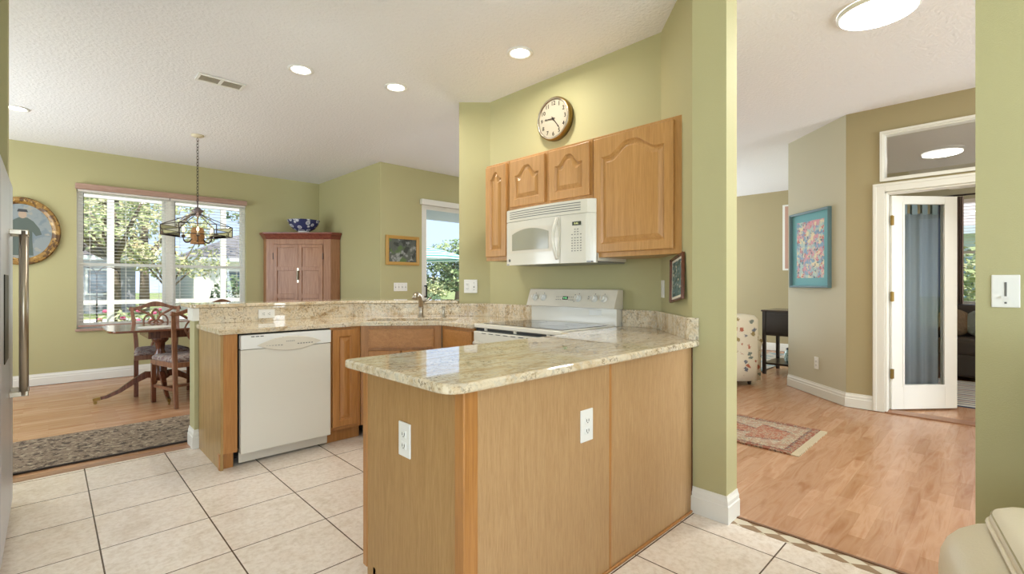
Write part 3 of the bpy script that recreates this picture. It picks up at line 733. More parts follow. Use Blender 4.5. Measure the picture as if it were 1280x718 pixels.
# ------------------------------------------------------------------ wall clock
def clock():
    F = Matrix.Translation((2.898, 2.475, 2.500)) @ Matrix(((0, 0, -1, 0), (-1, 0, 0, 0), (0, 1, 0, 0), (0, 0, 0, 1)))   # local x -> -Y, y -> up, z -> -X
    t = thing('wall_clock', 'round brass-rimmed wall clock with cream face above the microwave', 'clock', (2.86, 2.475, 2.335))
    MB(F).lathe([(.160, 0), (.168, .004), (.170, .030), (.168, .052), (.158, .058), (.150, .052), (.150, .046)], 56).build('case', M_brass, t, smooth=True)
    MB(F).lathe([(.1495, .044), (.1495, .047)], 48).build('dial', P('cream_dial', C(176, 167, 148), .9, spec=.05), t)
    R = MB(F); R.loft([[((.150+d)*math.cos(2*PI*k/56), (.150+d)*math.sin(2*PI*k/56), z) for k in range(56)] for d, z in ((0, .046), (0, .060), (.010, .060), (.012, .052))], True, False)
    R.build('bezel', M_nickel, t, smooth=True)
    M_num = P('dark_numerals', C(40, 36, 32), .8, spec=.1)
    for i in range(12):
        a = PI/2-2*PI*(i+1)/12
        text_mb(str(i+1), .046, F @ Matrix.Translation((.120*math.cos(a), .120*math.sin(a), .0490)), .0008).build('numeral', M_num, t)
    hd = MB(F)
    for ang, L, wd in ((PI/2-2*PI*(4.76/12), .105, .0035), (PI/2-2*PI*.7583, .088, .004)):
        Q = Matrix.Rotation(ang, 4, 'Z')
        hd.prism([(-.02, -wd), (L*.8, -wd*.7), (L*.8, -wd*2), (L, 0), (L*.8, wd*2), (L*.8, wd*.7), (-.02, wd)], .052, .0535, M=Q)
    hd.lathe([(.009, .051), (.009, .055)], 16)
    hd.build('hands', M_iron, t)
clock()

# ------------------------------------------------------------------ plates: switches and outlets
def plate(name, label, pos, rotz, w_, h_, kind, cat, horizontal=False):
    """plate lying on a wall; local front is -y"""
    F = frame(pos, rotz); t = thing(name, label, cat, pos, rotz)
    MB(F).box(-w_/2, w_/2, -.006, 0, -h_/2, h_/2).build('plate', M_white2, t, bevel=.003)
    for i, k in enumerate(kind):
        n = len(kind); off = ((i-(n-1)/2)*(w_ if n > 1 else 0)/n); G = F @ Matrix.Translation((off, 0, 0))
        if k == 'o':
            if horizontal: G = G @ Matrix.Rotation(PI/2, 4, 'Y')
            m = MB(G)
            for s in (-1, 1): m.box(-.015, .015, -.0085, -.005, s*.020-.013, s*.020+.013)
            m.build('socket', M_white2, t, bevel=.002)
            m = MB(G)
            for s in (-1, 1): m.box(-.008, -.0055, -.0092, -.008, s*.020-.004, s*.020+.006).box(.0055, .008, -.0092, -.008, s*.020-.004, s*.020+.006).box(-.002, .002, -.0092, -.008, s*.020-.010, s*.020-.006)
            m.build('slots', M_dark, t)
        elif k == 't':
            MB(G).box(-.005, .005, -.0075, -.005, -.012, .012).build('toggle_slot', M_grey, t)
            MB(G).bar([(0, -.004, -.001), (0, -.018, .009)], .004, .004).build('toggle', M_white2, t)
            MB(G).box(-.0025, .0025, -.0072, -.005, -.034, -.029).box(-.0025, .0025, -.0072, -.005, .029, .034).build('screws', M_grey, t)
        elif k == 'r':
            MB(G).box(-.016, .016, -.0085, -.005, -.032, .032).build('rocker', M_white2, t, bevel=.002)
        elif k == 'd':
            MB(G).box(-.003, .003, -.0075, -.005, -.02, .032).build('dimmer_slot', M_grey, t)
            MB(G).box(-.012, .012, -.014, -.005, -.026, -.018).build('slider', M_white2, t)
            MB(G).box(-.003, .003, -.0075, -.005, -.044, -.038).build('screw', M_grey, t)
    return t
plate('outlet_plate', 'white outlet plate on the end panel of the foreground peninsula', (.911, 1.484, .647), -PI/2, .076, .122, 'o', 'outlet')
plate('outlet_plate', 'white outlet plate on the long back panel of the peninsula', (1.522, 1.151, .643), 0, .078, .126, 'o', 'outlet')
plate('outlet_plate', 'horizontal white outlet plate in the granite backsplash above the dishwasher', (1.246, 4.092, .962), 0, .122, .070, 'o', 'outlet', True)
plate('outlet_plate', 'white two-gang outlet and switch plate on the wall above the right end of the bar', (2.770, 3.400, 1.178), -PI/4, .122, .122, 'ot', 'outlet')
plate('switch_plate', 'white four-gang switch plate below the landscape painting', (3.548, 5.91, 1.157), 0, .215, .118, 'tttt', 'switch')
plate('switch_plate', 'white dimmer switch plate on the green wall at far right', (2.44, .0, 1.174), -PI/2, .072, .116, 'd', 'switch')
plate('switch_plate', 'white rocker switch plate at the left of the small leaning picture', (2.860, 1.543, 1.167), math.atan2(.43, .46)-PI, .070, .114, 'r', 'switch')
plate('outlet_plate', 'white outlet plate low on the pale wall under the teal framed print', (5.923, 1.411, .350), math.atan2(.70, .67)-PI, .072, .130, 'o', 'outlet')

# ------------------------------------------------------------------ pictures
def art_mat(name, base, spots, scale): return speckle(name, base, spots, scale, rough=.6, wid=.06)
def picture(name, label, pos, rotz, w_, h_, fw, ft, mf, mat_w, mmat, mart, tilt=0, tip=0, glass=False, cat='picture'):
    F = frame(pos, rotz) @ Matrix.Rotation(tilt, 4, 'Y') @ Matrix.Rotation(tip, 4, 'X')
    t = thing(name, label, cat, pos, rotz)
    a, b = w_/2, h_/2
    R = [[(-x, y, -z), (x, y, -z), (x, y, z), (-x, y, z)] for x, z, y in ((a, b, 0), (a, b, -ft), (a-fw*.3, b-fw*.3, -ft-.004), (a-fw, b-fw, -ft+.006), (a-fw, b-fw, -.004))]
    MB(F).loft(R, True, False).build('frame', mf, t)
    MB(F).box(-a+.003, a-.003, -.004, -.001, -b+.003, b-.003).build('backing', M_trim, t)
    if mat_w:
        MB(F).box(-a+fw*.9, a-fw*.9, -.006, -.004, -b+fw*.9, b-fw*.9).build('mat_board', mmat, t)
    q = fw+mat_w
    MB(F).box(-a+q, a-q, -.0075, -.005, -b+q, b-q).build('image', mart, t)
    if glass: MB(F)._a([(-a+fw*.95, -.012, -b+fw*.95), (a-fw*.95, -.012, -b+fw*.95), (a-fw*.95, -.012, b-fw*.95), (-a+fw*.95, -.012, b-fw*.95)], [(0, 1, 2, 3)]).build('glazing', M_glass, t)
    return t
M_goldflat = P('gold_wood_frame', C(186, 144, 72), .45)
picture('landscape_painting', 'small gold-framed landscape painting beside the patio door', (3.577, 5.906, 1.668), 0, .53, .41, .045, .025, M_goldflat, .0, None,
        art_mat('landscape_paint', C(88, 92, 84), [(C(150, 152, 148), 1, .52), (C(56, 60, 54), 1.4, .52), (C(90, 112, 62), .8, .58)], 6))
picture('small_picture', 'small brown-framed picture leaning crooked beside the large wall cabinet', (2.588, 1.304, 1.232), math.atan2(.43, .46)-PI, .24, .262, .016, .014, M_mahog, .014, P('ivory_mat', C(226, 220, 204), .8),
        art_mat('figure_print', C(92, 116, 116), [(C(60, 84, 74), 1, .5), (C(214, 206, 186), 1.3, .58), (C(190, 150, 110), 1.9, .64)], 30), tilt=math.radians(-8), tip=math.radians(-3))
picture('framed_print', 'large print of coral and fish in a teal mat on the pale angled wall', (6.000, 1.488, 1.578), math.atan2(.70, .67)-PI, .685, .84, .022, .035, P('teal_frame', C(104, 134, 144), .4), .085, P('teal_mat', C(120, 178, 186), .8),
        art_mat('coral_print', C(176, 198, 190), [(C(214, 150, 156), .8, .47), (C(128, 158, 186), 1, .50), (C(226, 210, 170), 1.5, .53), (C(84, 112, 124), 2.2, .58), (C(196, 106, 100), 2.6, .60)], 10))
# portrait in an oval gilt frame
def oval():
    t = thing('oval_portrait', 'oval portrait of a dark-coated person in a wide gilt frame at left', 'picture', (-.225, 7.93, 1.42))
    F = Matrix.Translation((-.225, 7.948, 1.812)) @ Matrix.Rotation(PI/2, 4, 'X')   # local x right, y up, z towards the room
    prof = [(1.0, 0), (1.0, .025), (.985, .040), (.95, .046), (.92, .034), (.895, .040), (.86, .040), (.83, .022), (.79, .020), (.77, .010), (.76, .004)]
    N = 64; A, B = .335, .395
    R = [[((A-(1-k)*.335)*math.cos(2*PI*i/N), (B-(1-k)*.335)*math.sin(2*PI*i/N), z) for i in range(N)] for k, z in prof]
    MB(F).loft(R, True, False).build('frame', M_gold, t, smooth=True)
    MB(F).prism([((A-.075)*math.cos(2*PI*i/N), (B-.075)*math.sin(2*PI*i/N)) for i in range(N)], .002, .008).build('backdrop', art_mat('faded_backdrop', C(140, 148, 150), [(C(122, 134, 142), 1, .5), (C(158, 156, 148), 1.5, .58)], 7), t)
    fg = MB(F)
    body = [(-.13, -.28), (-.14, -.10), (-.12, .06), (-.06, .13), (-.02, .16), (.05, .16), (.10, .12), (.15, .04), (.17, -.03), (.12, -.05), (.09, .0), (.09, -.10), (.10, -.28)]
    fg.prism(body, .008, .0095).build('figure', P('dark_coat_paint', C(88, 98, 92), .7), t)
    MB(F).prism([(.035*math.cos(i*PI/10)+.01, .045*math.sin(i*PI/10)+.195) for i in range(20)], .008, .0098).build('face', P('faded_skin_paint', C(178, 156, 136), .7), t)
    MB(F).prism([(-.035, .225), (.055, .225), (.045, .255), (-.025, .258)], .008, .0102).build('hat', P('hat_paint', C(60, 62, 66), .7), t)
oval()

# ------------------------------------------------------------------ refrigerator
def fridge():
    y0, y1, xf, zt = 2.745, 3.632, -.134, 1.716
    t = thing('refrigerator', 'tall stainless steel side-by-side refrigerator at the left edge', 'refrigerator', (-.55, (y0+y1)/2, 0))
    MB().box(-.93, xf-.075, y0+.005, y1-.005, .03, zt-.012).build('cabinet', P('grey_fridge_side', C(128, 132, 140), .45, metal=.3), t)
    MB().box(-.90, xf-.02, y0+.01, y1-.002, .0, .065).build('base_grille', M_dark, t)
    ym = 3.36
    for (a, b, nm) in ((y0, ym-.003, 'freezer_door'), (ym+.003, y1, 'refrigerator_door')):
        d = MB().box(xf-.07, xf, a, b, .07, zt).build(nm, M_steel, t, bevel=.012, seg=3)
        hy = ym-.07 if nm[0] == 'f' else ym+.07
        h = MB().tube([(xf+.048, hy, .665), (xf+.048, hy, 1.455)], .016, 14)
        h.build('handle', M_nickel, d, smooth=True, label='tubular brushed steel handle')
        for z in (.672, 1.448): MB().box(xf-.001, xf+.066, hy-.014, hy+.014, z-.012, z+.012).build('handle_bracket', M_nickel, d, bevel=.003)
    dd = [o for o in t.children if o.name.startswith('freezer_door')][0]
    MB().box(xf-.001, xf+.004, 2.92, 3.16, .86, 1.24).build('dispenser', M_black, dd, bevel=.003)
fridge()

# ------------------------------------------------------------------ ceiling fixtures
def downlight(x, y, label, power=8):
    t = thing('recessed_light', label, 'ceiling light', (x, y, HC), group='recessed lights in the kitchen ceiling')
    MB().lathe([(.095, HC-.001), (.095, HC-.006), (.080, HC-.010), (.066, HC-.004), (.066, HC-.001)], 36, c=(x, y), cap=False).build('trim_ring', M_white2, t, smooth=True)
    MB().lathe([(.064, HC-.001), (.064, HC-.005)], 30, c=(x, y)).build('lens', M_lamp, t)
    l = bpy.data.lights.new('downlight', 'AREA'); l.shape = 'DISK'; l.size = .13; l.energy = power; l.color = (1, .95, .86); l.spread = math.radians(170)
    o = bpy.data.objects.new('downlight', l); COL.objects.link(o); o.parent = t; o.location = (0, 0, -.012)
downlight(1.403, 3.796, 'round recessed ceiling light nearest the ceiling vent')
downlight(2.105, 3.577, 'round recessed ceiling light over the corner sink, middle of the three')
downlight(2.431, 2.426, 'round recessed ceiling light in front of the wall clock')
downlight(-.219, 6.493, 'recessed ceiling light at far left over the dining area')
def disc_light(x, y, label, r, power):
    t = thing('disc_light', label, 'ceiling light', (x, y, HC), group=None)
    MB().lathe([(r, HC-.001), (r, HC-.02), (r-.012, HC-.026)], 48, c=(x, y), cap=False).build('rim', M_white2, t, smooth=True)
    MB().lathe([(r-.012, HC-.002), (r-.012, HC-.024), (r*.7, HC-.034), (r*.3, HC-.038)], 48, c=(x, y)).build('diffuser', M_disc, t, smooth=True)
    l = bpy.data.lights.new('disc_glow', 'AREA'); l.shape = 'DISK'; l.size = r*1.8; l.energy = power; l.color = (1, .97, .90)
    o = bpy.data.objects.new('disc_glow', l); COL.objects.link(o); o.parent = t; o.location = (0, 0, -.045)
disc_light(3.60, .539, 'large glowing disc light on the hall ceiling', .205, 26)
def vent():
    x0, x1, y0, y1 = .845, 1.185, 4.395, 4.555
    t = thing('ceiling_vent', 'white rectangular air vent in the ceiling left of the recessed lights', 'vent', ((x0+x1)/2, (y0+y1)/2, HC))
    f = MB(); z0, z1 = HC-.012, HC-.001
    f.box(x0, x1, y0, y0+.022, z0, z1).box(x0, x1, y1-.022, y1, z0, z1).box(x0, x0+.022, y0+.022, y1-.022, z0, z1).box(x1-.022, x1, y0+.022, y1-.022, z0, z1).box((x0+x1)/2-.012, (x0+x1)/2+.012, y0+.022, y1-.022, z0, z1)
    f.build('frame', M_white2, t, bevel=.003)
    s = MB(); k = 9
    for i in range(k):
        y = y0+.03+i*(y1-y0-.06)/(k-1); s.box(x0+.02, x1-.02, -.005, .005, -.0008, .0008, M=Matrix.Translation((0, y, HC-.007)) @ Matrix.Rotation(.6, 4, 'X'))
    s.build('louvres', M_almond, t)
    MB().box(x0+.02, x1-.02, y0+.02, y1-.02, HC-.0018, HC-.001).build('duct_shade', P('vent_shadow', C(150, 138, 124), .8), t)  # thin plate, shade behind the louvres painted into its colour
vent()

# ------------------------------------------------------------------ chandelier
def chandelier():
    x, y = 1.195, 6.27
    t = thing('chandelier', 'dark metal lantern chandelier hanging on a chain over the dining table', 'chandelier', (x, y, 1.60))
    MB().lathe([(.062, HC-.001), (.062, HC-.012), (.040, HC-.024), (.012, HC-.030)], 28, c=(x, y)).build('canopy', P('almond_canopy', C(220, 208, 180), .4), t, smooth=True)
    ch = MB(); z = HC-.03; i = 0
    while z > 2.13:
        pts = [(0.011*math.cos(a), 0, z-.021+.021*math.sin(a)) for a in [2*PI*k/10 for k in range(11)]]
        M = Matrix.Translation((x, y, 0)) @ Matrix.Rotation(PI/2*(i % 2)+.5, 4, 'Z'); ch.tube(pts, .0028, 5, M=M, cap=False); z -= .034; i += 1
    ch.build('chain', M_iron, t)
    MB().tube([(x, y, 2.13), (x, y, 2.02)], .008, 8).lathe([(.010, 2.055), (.035, 2.035), (.058, 2.020), (.060, 2.010), (.035, 1.990), (.026, 1.965), (.014, 1.95)], 24, c=(x, y)).build('crown', P('pewter_crown', C(120, 110, 112), .45, metal=.7), t, smooth=True)
    HX = [PI/6+PI/3*k+.35 for k in range(6)]; R = .335; za, zb = 1.845, 1.735
    sh = MB()
    for a in HX:
        p = Vector((x+R*math.cos(a), y+R*math.sin(a), 0)); sh.tube([(x+.02*math.cos(a), y+.02*math.sin(a), 1.985), (x+.06*math.cos(a), y+.06*math.sin(a), 1.965), (p.x, p.y, za)], .0045, 6).tube([(p.x, p.y, za), (p.x, p.y, zb)], .005, 6)
    for i in range(6):
        a, b = HX[i], HX[(i+1) % 6]
        for z in (za, zb): sh.tube([(x+R*math.cos(a), y+R*math.sin(a), z), (x+R*math.cos(b), y+R*math.sin(b), z)], .0045, 6)
    sh.build('frame', M_iron, t)
    gl = MB()
    for i in range(6):
        a, b = HX[i], HX[(i+1) % 6]; p = Vector((x+R*math.cos(a), y+R*math.sin(a))); q = Vector((x+R*math.cos(b), y+R*math.sin(b))); d = (q-p)
        gl._a([(p.x, p.y, zb), (q.x, q.y, zb), (q.x, q.y, za), (p.x, p.y, za)], [(0, 1, 2, 3)])
    gl.build('glass_panels', M_glass, t)
    MB().tube([(x, y, 1.95), (x, y, 1.83)], .006, 8).lathe([(.010, 1.835), (.050, 1.825), (.062, 1.80), (.066, 1.74), (.062, 1.68), (.070, 1.655), (.072, 1.645), (.02, 1.64)], 24, c=(x, y)).build('centre_column', P('basket_bronze', C(156, 110, 62), .6, bump=(90, 1.2)), t, smooth=True)
    for i in range(6):
        a = HX[i]+PI/6; c, s = math.cos(a), math.sin(a)
        pts = [(x+c*r, y+s*r, z) for r, z in ((.06, 1.70), (.09, 1.665), (.125, 1.660), (.15, 1.685), (.152, 1.725))]
        arm = MB().tube(pts, .005, 7).lathe([(.016, 1.722), (.020, 1.732), (.010, 1.736)], 12, c=(x+c*.152, y+s*.152)).build('arm', M_iron, t, smooth=True)
        MB().tube([(x+c*.152, y+s*.152, 1.735), (x+c*.152, y+s*.152, 1.775)], .008, 10).build('candle_sleeve', P('ivory_sleeve', C(226, 216, 190), .5), arm)
        MB().lathe([(.006, 1.775), (.013, 1.790), (.011, 1.805), (.003, 1.825)], 12, c=(x+c*.152, y+s*.152)).build('bulb', P('bulb_glow', C(255, 230, 190), .3, emit=(1, .8, .5, 1), es=4), arm, smooth=True)
    l = bpy.data.lights.new('chandelier_glow', 'POINT'); l.energy = 9; l.shadow_soft_size = .12; l.color = (1, .86, .66)
    o = bpy.data.objects.new('chandelier_glow', l); COL.objects.link(o); o.parent = t; o.location = (0, 0, .12)
chandelier()

# ------------------------------------------------------------------ dining set
def dining_table():
    cx, cy = 1.36, 6.30; L, Wd = 1.92, .96
    t = thing('dining_table', 'dark polished double-pedestal dining table by the window', 'table', (cx, cy, 0))
    a, b = L/2, Wd/2
    poly = round_poly([(cx-a, cy-b+.12), (cx-a+.05, cy-b), (cx+a-.05, cy-b), (cx+a, cy-b+.12), (cx+a, cy+b-.12), (cx+a-.05, cy+b), (cx-a+.05, cy+b), (cx-a, cy+b-.12)], {i: .04 for i in range(8)})
    MB().prism(poly, .728, .750).build('tabletop', M_mahog_x, t, bevel=.006, seg=3)
    MB().box(cx-a+.32, cx+a-.32, cy-b+.16, cy+b-.16, .645, .728).build('apron', M_mahog, t, bevel=.003)
    for i, px in enumerate((cx-.50, cx+.50)):
        ped = MB().lathe([(.075, .645), (.075, .60), (.045, .57), (.038, .50), (.055, .44), (.072, .36), (.060, .28), (.080, .24), (.082, .20), (.04, .17)], 24, c=(px, cy)).build('pedestal', M_mahog, t, smooth=True)
        for k, ang in enumerate((PI/4*0+.62+PI/2*q for q in range(4))):
            ang = (PI/2*k)+.0+PI*0
            d = Vector((math.cos(ang), math.sin(ang), 0)); c = Vector((px, cy, 0)); sgn = .53
            pts = [c+d*r*sgn/.53+Vector((0, 0, z)) for r, z in ((.05, .235), (.12, .245), (.22, .19), (.34, .105), (.44, .062), (.50, .052))]
            leg = MB().bar(pts, [.024, .024, .021, .018, .015, .013], [.034, .034, .026, .020, .016, .014], ax=d.cross(Vector((0, 0, 1)))).build('leg', M_mahog, t, bevel=.004)
            e2 = c+d*.515
            MB().bar([c+d*.485+Vector((0, 0, .054)), c+d*.545+Vector((0, 0, .046))], [.016, .013], [.017, .014], ax=d.cross(Vector((0, 0, 1)))).build('brass_cap', M_brass, leg, bevel=.003)
            q = c+d*.525
            MB().lathe([(.015, -.008), (.017, 0), (.015, .008)], 16, M=Matrix.Translation((q.x, q.y, .017)) @ Matrix.Rotation(ang, 4, 'Z') @ Matrix.Rotation(PI/2, 4, 'X')).tube([(q.x, q.y, .02), (q.x, q.y, .04)], .006, 6).build('caster', M_brass, leg)
dining_table()
pm = MB().lathe([(.15, .7505), (.15, .754), (.14, .756)], 32, c=(.80, 6.15)).build('placemat', P('lace_white', C(226, 224, 218), .8, bump=(200, 1)), smooth=False)
tag(pm, 'round white lace placemat on the left end of the dining table', 'placemat')
bk = MB().lathe([(.06, .752), (.11, .775), (.15, .80), (.155, .805), (.148, .803), (.10, .78), (.05, .760)], 28, c=(1.25, 6.22), cap=False).lathe([(.06, .7515), (.06, .761)], 28, c=(1.25, 6.22)).build('serving_bowl', P('tan_ceramic', C(196, 166, 128), .35), smooth=True)
tag(bk, 'shallow tan serving bowl in the middle of the dining table', 'bowl')

def make_chair(label, group):
    """Chippendale side chair, local origin at floor centre, facing +y"""
    t = thing('dining_chair', label, 'chair', (0, 0, 0), 0, group)
    for s in (-1, 1):
        # back leg and stile in one sweep
        pts = [(s*.185, -.26, 0), (s*.185, -.235, .22), (s*.185, -.22, .44), (s*.190, -.225, .56), (s*.205, -.255, .76), (s*.222, -.300, .925)]
        MB().bar(pts, [.017, .018, .020, .020, .018, .016], [.019, .019, .021, .018, .014, .012]).build('leg', M_chair, t, bevel=.004)
        MB().box(s*.235-.019, s*.235+.019, .205, .243, 0, .40).build('leg', M_mahog, t, bevel=.003)
        MB().bar([(s*.187, -.235, .17), (s*.233, .21, .17)], .009, .014).build('stretcher', M_chair, t)
    MB().bar([(-.205, 0, .17), (.205, 0, .17)], .009, .013, ax=(0, 1, 0)).build('stretcher', M_chair, t)
    MB().prism([(-.20, -.24), (.20, -.24), (.255, .245), (-.255, .245)], .385, .435).build('seat_rail', M_chair, t, bevel=.003)
    R = []
    for z, k in ((.432, .97), (.450, 1.0), (.470, .985), (.484, .92), (.490, .80), (.492, .5)):
        base_ = round_poly([(-.20*k, -.205*k), (.20*k, -.205*k), (.258*k, .25*k), (-.258*k, .25*k)], {0: .03, 1: .03, 2: .05, 3: .05})
        R.append([(px, py, z) for px, py in base_])
    MB().loft(R).build('seat_cushion', M_seat, t, smooth=True, label='grey tapestry seat')
    # crest rail: serpentine with flared ears
    cp = []; wz = []
    for i in range(25):
        s = -1+2*i/24; q = abs(s)
        z = .925+.028*math.cos(s*PI)*1+.022*q**6+ (.012*(1-q*q)); x = s*.245
        cp.append((x, -.300+.0*q, z)); wz.append(.017+.014*math.exp(-(s/.28)**2)+.006*q**4)
    MB().bar(cp, .012, wz, ax=(0, 1, 0)).build('crest_rail', M_chair, t, bevel=.004)
    # pierced ribbon splat
    def yb(z): return -.222-(z-.435)*.145
    sp_ = MB()
    def rib(pts, r=.0115): sp_.tube([(x, yb(z), z) for x, z in pts], r, 8, flat=.6, up=(0, 1, 0))
    def sm(pts, n=5):
        out = []
        for i in range(len(pts)-1):
            p0 = Vector(pts[max(i-1, 0)]); p1 = Vector(pts[i]); p2 = Vector(pts[i+1]); p3 = Vector(pts[min(i+2, len(pts)-1)])
            for k in range(n):
                u = k/n; out.append(tuple(.5*((2*p1)+(-p0+p2)*u+(2*p0-5*p1+4*p2-p3)*u*u+(-p0+3*p1-3*p2+p3)*u**3)))
        out.append(pts[-1]); return out
    for s in (-1, 1):
        rib(sm([(s*.045, .435), (s*.040, .50), (s*.020, .56), (s*.050, .64), (s*.085, .70), (s*.060, .76), (s*.020, .79), (s*.055, .84), (s*.12, .88), (s*.17, .915)]), .013)
        rib(sm([(s*.010, .435), (s*.012, .52), (-s*.015, .60), (-s*.045, .68), (-s*.020, .75), (s*.030, .80), (s*.035, .86), (s*.0, .91)]), .010)
        rib(sm([(s*.085, .70), (s*.115, .76), (s*.095, .82), (s*.055, .84)]), .009)
    sp_.box(-.065, .065, yb(.445)-.010, yb(.445)+.010, .430, .462)
    sp_.build('splat', M_chair, t, smooth=True)
    return t
CG = 'dining chairs'
c0 = make_chair('carved walnut dining chair nearest the kitchen, its pierced back towards the camera', CG)
c0.location = (1.03, 5.83, 0); c0.rotation_euler.z = math.radians(8)
# left legs land at the spots seen in the photograph
def place(label, x, y, r):
    c = copy_tree(c0); c['label'] = label; c.location = (x, y, 0); c.rotation_euler.z = math.radians(r); return c
place('carved walnut dining chair on the window side of the table, front towards the camera', .905, 6.66, 180)
place('dining chair under the right part of the window, only its crest above the bar', 1.68, 7.05, 180)
place('dining chair behind the breakfast bar at the near right of the table', 1.78, 5.66, 0)

rn = MB().box(-1.15, 1.45, 4.335, 5.185, -.003, .008)
def rug_mat(name, base, spots, scale, bands=None):
    return speckle(name, base, spots, scale, rough=.95, bump=300)
rn = rn.build('runner_rug', rug_mat('brown_runner', C(142, 124, 106), [(C(84, 70, 60), 1, .54), (C(176, 160, 138), 1.2, .56), (C(104, 84, 68), 2.0, .6)], 22))
tag(rn, 'brown and grey patterned runner rug between the kitchen tile and dining table', 'rug')
MB().box(-1.15, 1.45, 4.330, 4.345, -.002, .009).build('binding', P('dark_binding', C(60, 52, 48), .9), rn)

# corner cupboard and bowl
def cupboard():
    t = thing('corner_cupboard', 'cherry corner cupboard with two panelled doors in the dining room corner', 'cupboard', (2.95, 7.65, 0))
    A = (2.375, 7.80); B = (3.085, 7.135); Z = 1.93
    foot = [A, B, (3.225, 7.135), (3.225, 7.94), (2.375, 7.94)]
    MB().prism(foot, .0, Z).build('carcass', M_cup, t)
    cx, cy = 2.95, 7.65
    def grow(k): return [(3.225-(3.225-x)*k if x < 3.2 else 3.228, 7.94-(7.94-y)*k if y < 7.9 else 7.943) for x, y in foot]
    def crn(d):
        return [(A[0]-d, A[1]-d*.25), (B[0]-d*.25, B[1]-d), (3.228, B[1]-d), (3.228, 7.943), (A[0]-d, 7.943)]
    R = [[(x, y, z) for x, y in crn(d)] for d, z in ((.0, Z-.05), (.012, Z-.03), (.03, Z), (.055, Z+.03), (.06, Z+.05))]
    MB().loft(R).build('cornice', M_cup_top, t, label='dark red-brown cornice')
    d = Vector((B[0]-A[0], B[1]-A[1])); L = d.length; ang = math.atan2(d.y, d.x); F = frame((A[0], A[1], 0), ang)
    MB(F).ring(.0, L, -.012, 0, .05, Z-.055, .11, .11, .09, .075).build('face_frame', M_cup, t, bevel=.002)
    for i in range(2):
        a = .115+i*(L-.23)/2; b = a+(L-.23)/2-.003; G = F @ Matrix.Translation((0, -.012, 0))
        dr = MB(G); zz = [(.15, .22), (.98, 1.05), (1.40, 1.46), (1.75, Z-.135)]
        dr.box(a, a+.055, -.012, .009, .145, Z-.135).box(b-.055, b, -.012, .009, .145, Z-.135)
        for z0, z1 in zz: dr.box(a+.055, b-.055, -.0115, .002, z0, z1)
        dr.box(a+.055, b-.055, .002, .009, .145, Z-.135)
        do = dr.build('door', M_cup, t, bevel=.002)
        for z in (1.62, .5):
            x = a-.004 if i == 0 else b+.004
            MB(G).box(x-.006, x+.006, -.016, -.010, z-.05, z+.05).build('hinge', M_iron, do)
    MB(F).tube([(L/2-.002, -.045, 1.26), (L/2-.002, -.050, 1.33), (L/2-.002, -.045, 1.40)], [.013, .010, .013], 10).box(L/2-.016, L/2+.012, -.028, -.022, 1.22, 1.44).build('latch', M_nickel, t)
cupboard()
def bowl():
    cx, cy, z = 2.815, 7.50, 1.982
    m, n, b = mat_base('blue_white_glaze'); v = mapping(n)
    vo = n.nodes.new('ShaderNodeTexVoronoi'); vo.inputs['Scale'].default_value = 13; n.links.new(v, vo.inputs['Vector'])
    r = ramp(n, [(.0, C(232, 232, 236)), (.18, C(70, 78, 120)), (.30, C(222, 224, 230)), (.46, C(54, 60, 100))]); n.links.new(vo.outputs['Distance'], r.inputs[0])
    n.links.new(r.outputs[0], b.inputs['Base Color']); b.inputs['Roughness'].default_value = .15
    t = thing('porcelain_bowl', 'blue and white porcelain bowl on top of the corner cupboard', 'bowl', (cx, cy, z))
    MB().lathe([(.085, z+.020), (.15, z+.055), (.20, z+.11), (.232, z+.185), (.236, z+.190), (.226, z+.186), (.19, z+.115), (.14, z+.065), (.05, z+.04)], 40, c=(cx, cy)).build('bowl', m, t, smooth=True)
    MB().lathe([(.088, z), (.082, z+.022)], 30, c=(cx, cy)).build('foot_ring', P('white_glaze', C(226, 224, 218), .2), t, smooth=True)
bowl()

